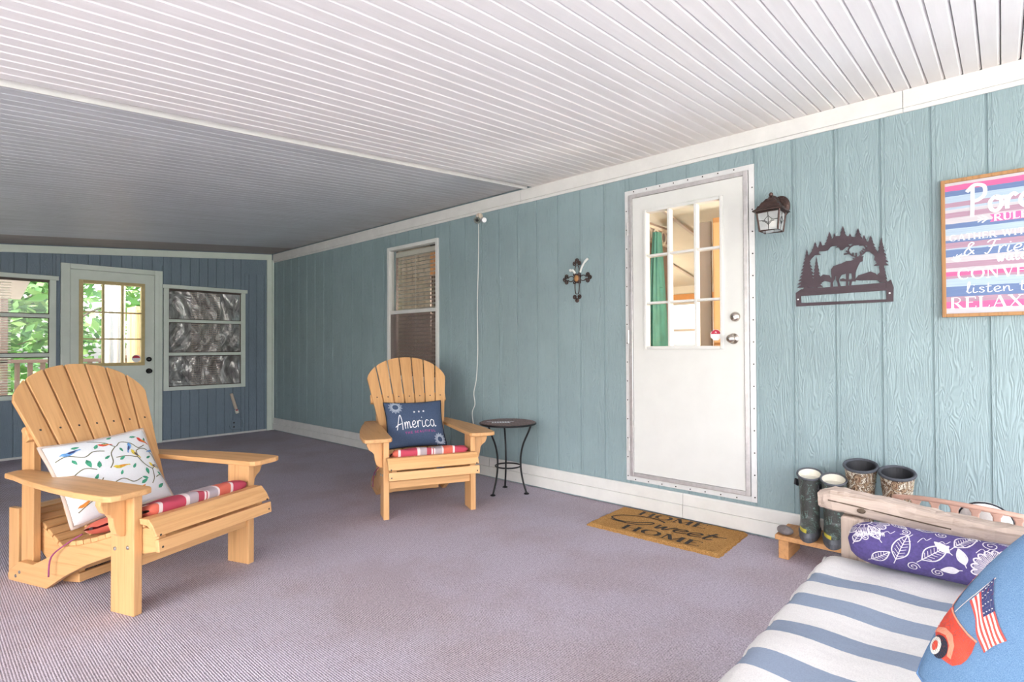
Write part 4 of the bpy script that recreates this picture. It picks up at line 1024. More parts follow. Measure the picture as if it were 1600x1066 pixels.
for cx, cy, ln_, a in ((-.72, .5, .16, -1.3), (-.5, .42, .24, -1.5), (-.25, .66, .17, .9), (.22, .56, .14, -1.4), (.1, .2, .17, .6), (-.18, .32, .15, .5), (-.35, .12, .2, 1.3), (-.62, .8, .16, .1), (.1, .9, .15, .4), (.55, .82, .16, -.2), (.7, .1, .15, .4), (.6, -.15, .2, -1.6),
                       (.85, -.3, .14, -1), (.55, -.45, .16, 2.6), (-.5, -.15, .16, 1), (-.7, -.45, .2, 1.8), (-.2, -.5, .2, -.4), (.0, -.2, .14, 1.1), (.3, -.1, .16, .9), (.35, -.55, .2, .5), (-.85, -.1, .15, 1), (-.4, -.85, .18, .3), (.1, -.8, .18, 1.2), (.7, -.75, .2, .6), (-.1, .75, .12, .2), (.85, .6, .13, 1.2)): prints('leaf', fill2d(leaf(cx, cy, ln_, a)), f2, 'print_green', t, .06)
def bird(cx, cy, s, a, flip=1):
    body = [(-1, .05), (-.6, .16), (-.1, .26), (.35, .30), (.6, .42), (.85, .36), (1.02, .26), (.84, .18), (.7, -.05), (.35, -.22), (-.1, -.16), (-.55, -.04), (-1.05, -.10)]
    return [(cx+s*(flip*x*cos(a)-y*sin(a)), cy+s*(flip*x*sin(a)+y*cos(a))) for x, y in body]
def wing(cx, cy, s, a, flip=1):
    body = [(-.7, .06), (-.2, .22), (.3, .20), (.2, 0), (-.2, -.04)]; return [(cx+s*(flip*x*cos(a)-y*sin(a)), cy+s*(flip*x*sin(a)+y*cos(a))) for x, y in body]
for mat_, bs in (('print_sky', [(-.66, .68, .19, .35, -1), (.42, .50, .16, 1.0, 1), (-.18, -.78, .24, .2, 1), (.9, .3, .12, .1, 1)]), ('print_red', [(-.02, .72, .14, -.1, -1), (.80, .62, .17, -.7, -1), (-.42, -.48, .22, .1, 1)]),
                 ('print_yellow', [(.48, .28, .16, -1.0, -1), (.08, .02, .18, .05, -1), (.80, -.14, .14, -.7, -1)]), ('print_orange', [(.30, -.7, .16, .4, 1), (-.75, -.62, .15, .5, -1)])):
    for b in bs: prints('bird', fill2d(bird(*b)), f2, mat_, t, .06)
fs = []
for b in ((-.66, .68, .19, .35, -1), (.42, .50, .16, 1.0, 1), (-.18, -.78, .24, .2, 1), (.48, .28, .16, -1.0, -1), (.80, -.14, .14, -.7, -1)): prints('bird_wing', fill2d(wing(*b)), f3, 'flag_blue', t, .06)
fs = []
for b in ((-.02, .72, .14, -.1, -1), (.08, .02, .18, .05, -1), (.80, .62, .17, -.7, -1)): prints('bird_wing', fill2d(wing(*b)), f3, 'print_orange', t, .06)

# ================================================================== SIDE TABLE
tb = thing('side_table', 'small round metal side table with brown mosaic top', 'table', (3.115, 2.855, 0), radians(20))
obj('tabletop', MB().lathe([(.001, .527), (.208, .527), (.214, .533), (.2135, .540), (.206, .543), (.001, .5435)], 48), 'mosaic', tb)
obj('rim', MB().tube([(.214*cos(2*pi*k/48), .214*sin(2*pi*k/48), .534) for k in range(48)], .0075, 8, True), 'black_metal', tb, smooth=True)
for k in range(3):
    a = radians(-88+120*k); pr = [(.188, .527), (.165, .47), (.125, .38), (.105, .29), (.104, .20), (.118, .11), (.142, .03), (.150, .008)]
    o = obj('leg', MB().tube(smooth_path([Vector((r*cos(a), r*sin(a), z)) for r, z in pr], 5), .0075, 8), 'black_metal', tb, smooth=True)
    obj('foot', MB().lathe([(.001, .0), (.020, .0), (.021, .005), (.010, .012), (.001, .013)], 12, (.150*cos(a), .150*sin(a), 0)), 'black_metal', o)
obj('ring', MB().tube([(.098*cos(2*pi*k/32), .098*sin(2*pi*k/32), .205) for k in range(32)], .006, 8, True), 'black_metal', tb, smooth=True)
fs = stroke2d([(-.105, .020), (.105, .020)], .020)+stroke2d([(-.072, -.045), (.072, -.045)], .024)
for k in range(7): fs += stroke2d([(-.06+.02*k, .02), (-.06+.02*k, -.045)], .009)
prints('lacing', xf(fs, 1, 1, -.03, .05, radians(-63)), lambda x, y: (x, y, .5442), 'print_white', tb, label='white football lacing on table top')

# ================================================================== WALL THINGS (long wall)
# lantern
ln_ = thing('wall_lantern', 'bronze coach lantern with leaded glass beside the white door', 'lantern', (D, .965, 1.76), R)
obj('back_plate', MB().lathe([(.052, 0), (.050, .008), (.036, .016), (.001, .017)], 24, (.018, -.0005, .165), Matrix.Rotation(pi/2, 4, 'X'), 1, 1.25), 'bronze', ln_, smooth=False)
obj('arm', MB().tube(smooth_path([Vector(v) for v in ((.018, -.012, .160), (.014, -.045, .192), (.006, -.085, .205), (0, -.115, .195))], 6), [.012]*19, 10), 'bronze', ln_, smooth=True)
cy = -.115
def ring4(h, z): return [(-h, cy-h, z), (h, cy-h, z), (h, cy+h, z), (-h, cy+h, z)]
rf = MB(); lv = [(.078, .118), (.078, .124), (.062, .134), (.056, .150), (.050, .152), (.040, .172), (.035, .174), (.022, .192), (.012, .196), (.010, .204)]
for h, z in lv: rf.v += ring4(h, z)
for i in range(len(lv)-1): rf.f += [(i*4+k, i*4+(k+1) % 4, (i+1)*4+(k+1) % 4, (i+1)*4+k) for k in range(4)]
rf.f += [(0, 1, 2, 3), tuple((len(lv)-1)*4+k for k in range(4))]
ro = obj('roof', rf, 'bronze', ln_)
obj('finial', MB().lathe([(.006, .204), (.011, .212), (.012, .220), (.006, .228), (.001, .231)], 12, (0, cy, 0)), 'bronze', ro, smooth=True)
cg = MB()
for sx in (-1, 1):
    for sy in (-1, 1): cg.tube([(sx*.060, cy+sy*.060, .118), (sx*.048, cy+sy*.048, .008)], .0052, 4)
for h, z in ((.060, .112), (.048, .010)): cg.tube(ring4(h, z), .0052, 4, True)
cage = obj('cage', cg, 'bronze', ln_)
for k in range(4):
    Mz = Matrix.Translation((0, cy, 0)) @ Matrix.Rotation(k*pi/2, 4, 'Z')
    g = MB().add([Mz @ Vector(v) for v in ((-.0465, -.047, .012), (.0465, -.047, .012), (.058, -.0585, .110), (-.058, -.0585, .110))], [(0, 1, 2, 3)])
    po = obj('glass_pane', g, 'glass_lamp', ln_)
    l = MB(); P3 = lambda x, z: Mz @ Vector((x, -.0476-.0115*(z-.012)/.098, z))
    for pth in ([(0, .012), (0, .110)], [(-.052, .066), (-.022, .066)], [(.022, .066), (.052, .066)], [(0, .04), (-.018, .058), (-.030, .06)], [(0, .04), (.018, .058), (.030, .06)], [(-.022, .066), (0, .088), (.022, .066), (0, .05), (-.022, .066)]): l.tube([P3(*q) for q in pth], .0016, 4)
    obj('leading', l, 'black_metal', po)
obj('bulb', MB().sphere((0, cy, .055), .026, 14, 10, (1, 1, 1.15)), 'cream', ln_, smooth=True)
obj('bulb_socket', MB().lathe([(.012, .080), (.012, .118)], 10, (0, cy, 0)), 'black_metal', ln_)

# deer plaque, traced in a 1279 x 1066 layout of 180 x 150 units
dp = thing('deer_plaque', 'dark metal deer and pine forest cut-out plaque above the boots', 'wall plaque', (D, .641, 1.345), R)
SX, SZ = .458/(1185-97), .430/(990-95)
def q_(x, y): return ((x-641)*SX, (990-(y+.035*(x-97)))*SZ*1.0)
def plate(polys, y0=-.006, y1=-.002):
    mb = MB()
    for i, p in enumerate(polys):
        mb.prism([q_(*v) for v in p], y0-.00004*i, y1+.00001*i, 'y')
    return mb
def pine(cx, top_, bot, hw, n=7, seed=1):
    rg = random.Random(seed); lft, rgt = [], []
    for k in range(n):
        f0 = (k+.25)/n; f1 = (k+1)/n; y0 = top_+(bot-top_)*f0; y1 = top_+(bot-top_)*f1
        lft += [(cx-hw*f0*.62, y0-4), (cx-hw*f1*rg.uniform(.92, 1.08), y1)]; rgt += [(cx+hw*f0*.62, y0-4), (cx+hw*f1*rg.uniform(.92, 1.08), y1)]
    return [(cx, top_)]+rgt+lft[::-1]
polys = []
# base bar with slot
polys += [[(97, 830), (160, 790), (1110, 745), (1110, 830), (160, 868)], [(97, 830), (160, 868), (160, 950), (100, 990)], [(100, 990), (160, 950), (1110, 925), (1180, 950)], [(1110, 745), (1160, 715), (1185, 800), (1180, 950), (1110, 925)]]
arch_o = [(210, 470), (270, 390), (330, 320), (430, 300), (500, 235), (600, 205), (720, 205), (830, 235), (930, 300), (1010, 380), (1060, 470), (1090, 590), (1095, 720)]
arch_i = [(270, 470), (330, 395), (380, 355), (480, 348), (540, 312), (620, 315), (640, 372), (720, 300), (830, 295), (920, 335), (950, 410), (1000, 440), (985, 495), (1040, 545), (1050, 620), (1020, 660), (1030, 730)]
def resamp(p, n):
    p = [Vector((a, b)) for a, b in p]; ls = [0]
    for i in range(1, len(p)): ls.append(ls[-1]+(p[i]-p[i-1]).length)
    out = []
    for k in range(n):
        s = ls[-1]*k/(n-1); i = max(j for j in range(len(ls)-1) if ls[j] <= s+1e-6); out.append(p[i].lerp(p[i+1], min(1, (s-ls[i])/(ls[i+1]-ls[i]))))
    return [(v.x, v.y) for v in out]
ao, ai = resamp(arch_o, 34), resamp(arch_i, 34)
rg = random.Random(3); ao = [(x+rg.uniform(-9, 9), y+rg.uniform(-10, 8)) for x, y in ao]; ai = [(x+rg.uniform(-8, 8), y+rg.uniform(-8, 8)) for x, y in ai]
polys += [[ao[i], ao[i+1], ai[i+1], ai[i]] for i in range(33)]
for i, a in enumerate([(237, 325, 770, 125, 11), (350, 420, 770, 70, 9), (337, 250, 400, 68, 5), (400, 245, 360, 55, 4), (505, 145, 310, 70, 5), (562, 165, 290, 45, 4), (657, 92, 330, 84, 6), (735, 185, 290, 55, 4), (822, 135, 320, 80, 5), (885, 215, 330, 55, 4), (955, 228, 400, 70, 5), (1065, 258, 560, 78, 8), (1080, 500, 740, 48, 7)]): polys.append(pine(*a, seed=i))
polys += [[(205, 745), (245, 745), (245, 830), (205, 830)], [(320, 745), (365, 745), (345, 830), (318, 830)]]
# undergrowth and ground
polys += [[(385, 660), (430, 628), (500, 640), (520, 690), (515, 720), (440, 700), (380, 735)], [(785, 705), (820, 655), (880, 640), (950, 618), (1000, 640), (1040, 690), (1090, 700), (1095, 730), (1000, 715), (900, 712), (830, 712)], [(620, 690), (650, 680), (690, 695), (760, 700), (790, 690), (790, 720), (700, 718), (620, 712)]]
polys += [[(200, 770), (330, 775), (450, 778), (520, 782), (620, 775), (720, 772), (860, 760), (1000, 755), (1110, 740), (1110, 800), (160, 830)]]
# deer
polys += [[(520, 575), (545, 540), (590, 525), (640, 512), (690, 490), (740, 490), (770, 480), (800, 450), (850, 440), (870, 460), (868, 500), (840, 510), (820, 545), (800, 590), (785, 640), (740, 630), (690, 628), (640, 640), (600, 660), (545, 650), (522, 610)],
          [(520, 600), (560, 610), (560, 680), (535, 730), (545, 785), (510, 785), (515, 700), (525, 660)], [(580, 630), (640, 630), (605, 690), (610, 730), (630, 785), (597, 785), (590, 730), (572, 690)],
          [(685, 620), (720, 620), (715, 690), (705, 730), (710, 780), (682, 780), (688, 700)], [(745, 615), (790, 610), (785, 690), (750, 720), (740, 765), (718, 762), (725, 720), (755, 685)],
          [(760, 460), (800, 470), (800, 485), (770, 478)], [(845, 450), (880, 445), (868, 462)]]
mb = plate(polys)
for ant in ([(800, 450), (740, 420), (715, 370), (735, 335), (770, 315)], [(715, 395), (690, 375)], [(720, 405), (665, 412)], [(765, 440), (765, 400)], [(800, 445), (800, 405)], [(835, 445), (890, 405), (905, 360), (880, 325), (850, 305)], [(900, 385), (870, 365)], [(880, 410), (858, 382)], [(850, 435), (845, 395)]):
    for fcs in stroke2d([(v.x, v.y) for v in smooth_path([Vector((a, b, 0)) for a, b in ant], 4)], 15): mb.prism([q_(v.x, v.y) for v in fcs], -.0092-2e-7*len(mb.v), -.002, 'y')
obj('plaque', mb, 'plum_plate', dp)
for (x, y) in ((127, 908), (1145, 860)):
    o = obj('screw', MB().lathe([(.0045, 0), (.001, .002)], 10, M=Matrix.Rotation(pi/2, 4, 'X')), 'print_white', dp); v = q_(x, y); o.location = (v[0], -.0098, v[1])
    obj('standoff', MB().lathe([(.004, 0), (.004, .0018)], 8, M=Matrix.Rotation(pi/2, 4, 'X')), 'black_metal', dp).location = (v[0], 0, v[1])

# porch rules sign
sg = thing('porch_rules_sign', 'striped pink and blue framed porch rules sign', 'wall sign', (D, .217, 1.256), R)
SWD, SHT = .50, .662
bd = box('board', 'striped_board', (.016, SWD-.016, -.016, -.001, .016, SHT-.016), sg)
for q in ((0, .016, 0, SHT), (SWD-.016, SWD, 0, SHT), (.016, SWD-.016, 0, .016), (.016, SWD-.016, SHT-.016, SHT)): box('sign_frame', 'sign_wood', (q[0], q[1], -.026, -.001, q[2], q[3]), sg, .002)
fl = lambda x, y: (x, -.0165, y)
LT = lambda n, fs, m='print_white', e=0: prints(n, fs, (lambda x, y: (x, -.0165-e, y)), m, bd)
LT('arrow_banner', fill2d([(.178, .437), (.36, .437), (.36, .472), (.178, .472), (.190, .455)]), 'print_magenta'); bd.children[-1].data.materials[0] = simple('hot_pink', (.80, .13, .36), .6)
LT('lettering', fitted(script('Porch', .12, .02), .29, .13, .105, .485, .03), e=.0006)
LT('lettering', fitted(caps('RULES', .2, .09), .145, .030, .192, .440), e=.0006)
LT('lettering', fitted(caps('GATHER WITH', .13, .06), .30, .030, .030, .365))
LT('lettering', fitted(script('&', .07, .02), .044, .062, .080, .292, 0, .2)); LT('lettering', fitted(script('Friends', .07, .02), .235, .062, .160, .292, 0, .2))
LT('lettering', fitted(script('watch', .13, .08), .135, .052, .200, .254))
LT('lettering', fitted(caps('CONVERSE', .13, .05), .38, .052, .058, .178))
LT('lettering', fitted(script('listen', .06, .04), .165, .05, .090, .112)); LT('lettering', fitted(script('to', .06, .04), .06, .05, .275, .114)); LT('lettering', fitted(script('the', .06, .04), .10, .05, .355, .116))
LT('lettering', fitted(caps('RELAX', .15, .055), .262, .054, .030, .040))
fs = stroke2d([(.135, .455), (.165, .455)], .004)+stroke2d([(.150, .472), (.172, .455), (.150, .438)], .006)+stroke2d([(.135, .468), (.155, .455), (.135, .442)], .004)
for k in range(5): a = .8+.55*k; fs += curve2([(.070, .275), (.070+.018*cos(a+1), .275+.014*sin(a+1)), (.070+.032*cos(a), .275+.026*sin(a))], .004)
LT('ornament', fs)

# cross
cr = thing('wall_cross', 'ornate bronze wall cross with a white plume', 'wall cross', (D, 2.375, 1.625), R)
obj('medallion', MB().lathe([(.030, .002), (.030, .012), (.024, .016), (.010, .019), (.001, .019)], 24, (0, 0, .012), Matrix.Rotation(pi/2, 4, 'X'), 1, 1.2), 'bronze', cr)
obj('medallion_face', MB().lathe([(.022, .0175), (.018, .021), (.001, .0215)], 20, (0, 0, .012), Matrix.Rotation(pi/2, 4, 'X'), 1, 1.2), 'sign_wood', cr, smooth=True)
def loop(cx, cz, rx, rz, r=.0035, n=12): return MB().tube([(cx+rx*cos(2*pi*k/n), -.009, cz+rz*sin(2*pi*k/n)) for k in range(n)], r, 6, True)
for (dx, dz, ln) in ((0, 1, .135), (1, 0, .115), (-1, 0, .115), (0, -1, .165)):
    mb = MB(); px, pz = dz, dx
    for s in (-1, 1): mb.tube(smooth_path([Vector((dx*a+px*s*b, -.009, .012+dz*a+pz*s*b)) for a, b in ((.028, .010), (.05, .020), (ln*.62, .016), (ln*.72, .006))], 4), .0032, 6)
    for (a, b) in ((ln, 0), (ln*.84, .022), (ln*.84, -.022)):
        c0 = Vector((dx*a+px*b, 0, .012+dz*a+pz*b)); q = loop(c0.x, c0.z, .013, .013, .0042); mb.add(q.v, q.f)
        mb.sphere((c0.x, -.009, c0.z), .006, 8, 6)
    obj('cross_arm', mb, 'bronze', cr, smooth=True)
for k in range(4): a = pi/4+k*pi/2; obj('scroll', loop(.036*cos(a), .012+.042*sin(a), .008, .008), 'bronze', cr, smooth=True)
obj('plume', MB().tube(smooth_path([Vector(v) for v in ((.030, -.010, .055), (.045, -.012, .09), (.075, -.014, .128), (.102, -.014, .150))], 6), [.008]*12+[.010]*7, 8), 'cord_white', cr, smooth=True)
obj('ribbon', MB().tube(smooth_path([Vector(v) for v in ((-.015, -.012, .05), (-.035, -.014, .075), (-.055, -.012, .072), (-.062, -.012, .085))], 6), [.009]*19, 8), 'cord_white', cr, smooth=True)

# security camera with cord
sc_ = thing('security_camera', 'small white security camera below the ceiling trim', 'camera', (D, 3.385, 2.245), R)
obj('mount', MB().lathe([(.034, 0), (.034, .022), (.022, .034), (.001, .035)], 18, (-.03, -.0005, .025), Matrix.Rotation(pi/2, 4, 'X')), 'handset', sc_, smooth=False)
obj('mount_arm', MB().tube([(-.03, -.03, .025), (-.015, -.055, .005)], .010, 8), 'white_metal', sc_)
bd_ = obj('camera_body', MB().tube([(-.030, -.030, -.012), (.022, -.090, -.024)], .027, 18), 'aluminium', sc_, .004)
obj('lens_ring', MB().tube([(.0205, -.0883, -.0237), (.026, -.0946, -.025)], .0285, 18), 'black_gloss', bd_)
obj('lens', MB().sphere((.027, -.096, -.0253), .014, 12, 8), 'black_gloss', bd_, smooth=True)
obj('side_housing', MB().tube([(.055, -.055, -.020), (.095, -.075, -.032)], .022, 14), 'white_metal', sc_, .004)
obj('housing_link', MB().tube([(.015, -.055, -.018), (.062, -.058, -.022)], .010, 8), 'white_metal', sc_)
pc_ = [(D-.010, 3.425, 2.24), (D-.010, 3.43, 1.9), (D-.010, 3.445, 1.5), (D-.012, 3.44, 1.1), (D-.011, 3.46, .85), (D-.014, 3.49, .72), (D-.016, 3.475, .62), (D-.020, 3.505, .545), (D-.012, 3.50, .44)]
o = obj('camera_cord', MB().tube(smooth_path([Vector(v) for v in pc_], 8), .0042, 6), 'cord_white', None, smooth=True); tag(o, 'thin white cord hanging down the wall from security camera', 'cord')

# end-wall handset and outlet
hd = thing('hose_handle', 'cream handle with hanging cable low on the end wall', 'handle', (2.90, L, .06), 0)
obj('handle_grip', MB().tube([(-.075, -.018, .475), (-.012, -.018, .265)], .019, 10), 'handset', hd, .004)
obj('handle_neck', MB().tube([(-.010, -.018, .258), (.004, -.018, .212)], .022, 10), 'cream', hd, .004)
obj('handle_button', MB().sphere((-.012, -.040, .255), .010, 8, 6, (1.6, .6, .8)), 'sticker_red', hd, smooth=True)
obj('cable', MB().tube(smooth_path([Vector(v) for v in ((.002, -.012, .215), (.030, -.012, .165), (.068, -.012, .105), (.075, -.012, .04), (.055, -.012, .012), (-.04, -.012, .006), (-.08, -.012, .03), (-.09, -.010, .06))], 6), .0065, 8), 'siding_shaded', hd, smooth=True)
ou = thing('wall_outlet', 'blue painted outlet with dark sockets low on the end wall', 'outlet', (2.865, L, .065), 0)
box('plate', 'siding_shaded', (-.035, .035, -.006, -.0005, 0, .115), ou, .002)
for z in (.03, .085): obj('socket', MB().lathe([(.012, 0), (.001, .0015)], 10, (0, -.0062, z), Matrix.Rotation(pi/2, 4, 'X')), 'outlet_dark', ou)

# ================================================================== DOORMAT
dm = thing('doormat', 'brown coir doormat reading HOME Sweet HOME below the white door', 'doormat', (3.10, 1.545, 0), R+radians(1.0))
rg = random.Random(9); nxm, nym = 60, 34
mw, mh = .415, .232
def matf(u, v):
    e = min(u, 1-u, v, 1-v); x, y = -mw+2*mw*u, -mh+2*mh*v
    if e == 0: return (x+rg.uniform(-.004, .004), y+rg.uniform(-.004, .004), .0)
    return (x+rg.uniform(-.002, .002), y+rg.uniform(-.002, .002), .019+rg.uniform(-.0018, .0018)) if e > .012 else (x, y, .014+rg.uniform(-.003, .003))
obj('mat_pile', MB().grid(matf, nxm, nym).box(-mw+.002, mw-.002, -mh+.002, mh-.002, .0005, .008), 'coir', dm)
fm = lambda x, y: (x, y, .0215)
prints('lettering', fitted(caps('HOME', .17, .06), .46, .082, -.25, .115), fm, 'coir_black', dm)
prints('lettering', fitted(caps('HOME', .17, .06), .50, .086, -.20, -.195), fm, 'coir_black', dm)
fs = fitted(script('weet', .075, .0), .36, .15, -.06, -.055, 0, .25); prints('script_lettering', fs, fm, 'coir_black', dm); fs = curve2([(-.03, .065), (-.10, .10), (-.22, .085), (-.32, .03), (-.345, -.04), (-.27, -.07), (-.17, -.04), (-.10, .02), (-.08, .0), (-.13, -.06), (-.22, -.085), (-.33, -.075)], .012)
prints('script_capital', fs, fm, 'coir_black', dm); prints('script_flourish', curve2([(.29, .01), (.36, .035)], .010), fm, 'coir_black', dm)

# ================================================================== BENCH, BOOTS, ROCK
bn = thing('boot_bench', 'low orange-brown wooden bench holding boots by the wall', 'bench', (3.205, .60, 0), R)
for i in range(2): box('top_plank', 'bench_wood', (-.31, .275, -.125+.121*i, -.007+.121*i, .098, .124), bn, .004)
for x in (-.295, .21):
    box('bench_leg', 'bench_wood', (x, x+.05, -.115, .105, 0, .0975), bn, .004)
rkb = obj('door_rock', MB().grid(lambda u, v: (.052*cos(2*pi*u)*sin(pi*v)*(1+.06*sin(6*pi*u)), .038*sin(2*pi*u)*sin(pi*v), .021*(1-cos(pi*v))*(1+.05*cos(4*pi*u))), 24, 12, True), 'rock', None, smooth=True, loc=(3.118, .868, .1243)); rkb.rotation_euler.z = .6
tag(rkb, 'smooth oval grey stone on the end of the boot bench', 'rock')
def boot(name, label, loc, rz, h, r0, r1, mat, lining, style, group):
    t = thing(name, label, 'boot', loc, rz, group)
    # front of the boot is local -y ; sole, shaft swept from toe to top
    def fn(u, v):
        a = 2*pi*u
        if v < .45:   # foot part
            k = v/.45; z = .022+.10*h*2.2*k; toe = .165*(1-k**1.6)+r0*1.05*k**1.6; ry_f = toe; ry_b = r0*.95; rx = (.046*(1-k)+r0*k)*(.96+.04*sin(pi*k))
        else:
            k = (v-.45)/.55; z0 = .022+.22*h; z = z0+(h-z0)*k; rr = r0+(r1-r0)*k**1.3; ry_f = rr*1.05; ry_b = rr*(.95+.05*k); rx = rr*.92
        c_, s_ = cos(a), sin(a); y = -(ry_f if s_ > 0 else ry_b)*s_
        top_slope = (.018*(-s_) if v > .97 else 0)
        return (rx*c_*(1+.02*sin(14*v)), y, z+top_slope)
    obj('shaft', MB().grid(fn, 36, 30, True), mat, t, smooth=True)
    sole = [(.050*cos(a)*(.92 if sin(a) < 0 else 1), (-.175*sin(a) if sin(a) > 0 else -.072*sin(a))) for a in [2*pi*k/32 for k in range(32)]]
    obj('sole', MB().prism(sole, 0, .026, 'z'), 'rubber_grey', t, .004)
    rim = [fn(k/36, 1.0) for k in range(36)]
    obj('rim_band', MB().tube(rim, .0055 if style == 'short' else .0075, 8, True), 'rubber_grey' if style == 'short' else 'neoprene', t, smooth=True)
    obj('lining', MB().grid(lambda u, v: (lambda p: (p[0]*.93, p[1]*.93, p[2]-.002))(fn(u, .999-(.06 if style == 'short' else .25)*v)), 30, 6, True).add([(r1*.86*cos(2*pi*k/24), r1*.92*sin(2*pi*k/24), h-(.020 if style == 'short' else .075)) for k in range(24)], [tuple(range(24))]), lining, t, smooth=False)
    if style == 'short':
        obj('buckle_strap', MB().tube([(-r1*.98, .02, h-.04), (-r1*1.08, .01, h-.035), (-r1*1.12, 0, h-.06), (-r1*.95, .01, h-.07)], .006, 6, True), 'rubber_black', t, smooth=True)
        obj('yellow_label', MB().grid(lambda u, v: (lambda p: (p[0]*1.04, p[1]*1.03, p[2]))(fn(.27+.13*u, .10+.12*v)), 8, 4), 'tag_yellow', t, smooth=True)
        obj('toe_cap', MB().grid(lambda u, v: (.053*cos(pi*u)*(1-.05*v), -.172*sin(pi*u)*(1-.04*v)-.0, .024+.022*v), 20, 4), 'rubber_grey', t, smooth=True)
    else:
        obj('pull_strip', MB().grid(lambda u, v: (lambda p: (p[0]*1.03, p[1]*1.03, p[2]))(fn(.57+.09*u, .50+.49*v)), 5, 20), 'neoprene', t, smooth=True)
        obj('rubber_foot', MB().grid(lambda u, v: (lambda p: (p[0]*1.04, p[1]*1.03, p[2]))(fn(u, .34*v)), 36, 8, True), 'rubber_black', t, smooth=True)
    return t
Rb = R-radians(35)
boot('rubber_boot', 'short green camouflage boot nearest the stone on bench', (3.215, .772, .1245), R+radians(9), .315, .048, .062, 'camo_green', 'cream', 'short', 'green camouflage boots')
boot('rubber_boot', 'short green camouflage boot behind the driftwood armrest tip', (3.190, .655, .1245), R+radians(9), .310, .048, .062, 'camo_green', 'cream', 'short', 'green camouflage boots')
boot('rubber_boot', 'tall brown camouflage boot standing left of its pair', (3.25, .545, .1245), R+radians(5), .385, .056, .077, 'camo_brown', 'rubber_black', 'tall', 'brown camouflage boots')
boot('rubber_boot', 'tall brown camouflage boot beside the slotted tan chair', (3.225, .390, .1245), R+radians(5), .375, .056, .077, 'camo_brown', 'rubber_black', 'tall', 'brown camouflage boots')

# ================================================================== SLOTTED TAN CHAIR behind the sofa arm
pk = thing('slotted_chair', 'tan-pink moulded low chair with slotted curved back', 'chair', (2.76, .15, 0), R)
crest = lambda x: .512-.38*(x+.05)**2*(1 if x > -.05 else 2.2)
xs = [-.21+.42*k/24 for k in range(25)]
mb = MB()
cv = lambda x, o: .05*(x/.21)**2+o
prof = []
for x in xs:
    z = crest(x); prof.append([(x, cv(x, -.012), z-.024), (x, cv(x, -.014), z-.009), (x, cv(x, 0), z), (x, cv(x, .014), z-.009), (x, cv(x, .012), z-.024)])
for r_ in prof: mb.v += r_
n = 5
for i in range(24): mb.f += [(i*n+k, i*n+(k+1) % n, (i+1)*n+(k+1) % n, (i+1)*n+k) for k in range(n)]
mb.f += [tuple(range(n)), tuple(24*n+k for k in range(n))]
obj('crest_rail', mb, 'pink_brown', pk, smooth=True, subsurf=1)
for k in range(7):
    x = -.185+.062*k; z = crest(x)-.020
    obj('back_slat', MB().prism([(x-.020, z), (x-.012, z-.016), (x-.010, .333), (x+.010, .333), (x+.012, z-.016), (x+.020, z)], cv(x, -.010), cv(x, .010), 'y'), 'pink_brown', pk, .004)
obj('seat', MB().prism([(-.21, .05), (-.15, .0), (.15, .0), (.21, .05), (.20, .24), (.14, .28), (-.14, .28), (-.20, .24)], .295, .332, 'z'), 'pink_brown', pk, .008)
for x in (-.19, .155):
    for y in (.04, .21): box('leg', 'pink_brown', (x, x+.035, y, y+.035, 0, .2945), pk, .005)
wp = thing('round_pillow', 'white round cushion with dark piping on the slotted tan chair', 'cushion', (2.90, .060, .415), 0)
wp.rotation_euler = (0, radians(68), 0)
obj('cover', MB().lathe([(.001, -.035), (.05, -.032), (.078, -.018), (.084, 0), (.078, .018), (.05, .032), (.001, .035)], 28), 'white_cloth', wp, smooth=True)
obj('piping', MB().tube([(.084*cos(2*pi*k/32), .084*sin(2*pi*k/32), 0) for k in range(32)], .004, 6, True), 'navy_piping', wp, smooth=True)

# ================================================================== SOFA
so = thing('driftwood_daybed', 'weathered driftwood daybed with rough log armrest in right foreground', 'daybed', (0, 0, 0), 0)
rg = random.Random(12)
def beam(path, rx, rz, n=12, rough=.006):
    P = smooth_path([Vector(p) for p in path], 6); m = len(P); mb = MB()
    for i, p in enumerate(P):
        t = (P[min(i+1, m-1)]-P[max(i-1, 0)]).normalized(); u = t.cross(Vector((0, 0, 1))).normalized(); v = u.cross(t)
        f = i/(m-1); e = min(1, .58+.42*min(1, f*9)) 
        for k in range(n):
            a = 2*pi*k/n; c_, s_ = cos(a), sin(a); sg_ = lambda q: 1 if q >= 0 else -1
            q = p+u*(sg_(c_)*abs(c_)**.55*rx*e)+v*(sg_(s_)*abs(s_)**.55*rz*e); mb.v.append(tuple(q+Vector((rg.uniform(-1, 1), rg.uniform(-1, 1), rg.uniform(-1, 1)))*rough*.5))
    for i in range(m-1): mb.f += [(i*n+k, i*n+(k+1) % n, (i+1)*n+(k+1) % n, (i+1)*n+k) for k in range(n)]
    mb.f += [tuple(range(n)), tuple((m-1)*n+k for k in range(n))]; return mb
arm = obj('armrest', beam([(2.105, .475, .597), (2.105, .40, .602), (2.110, .28, .590), (2.115, .14, .574), (2.115, 0, .566), (2.115, -.16, .568), (2.115, -.32, .57)], .046, .038), 'drift_wood_y', so, smooth=False, bevel=.004)
kn = obj('knot', MB().sphere((2.057, .345, .588), .010, 10, 6, (.5, 1.3, .8)), 'bark', arm, smooth=True)
obj('arm_crack', MB().tube([(2.0595, .44, .606), (2.060, .36, .600), (2.064, .26, .589), (2.069, .12, .576)], .0022, 5), 'bark', arm)
for y in (.335, -.30): box('arm_post', 'drift_wood_z', (2.062, 2.135, y, y+.07, 0, .56), so, .008)
box('front_rail', 'drift_wood_x', (.42, 2.061, .345, .395, .24, .335), so, .006); box('rear_rail', 'drift_wood_x', (.42, 2.061, -.30, -.25, .24, .335), so, .006)
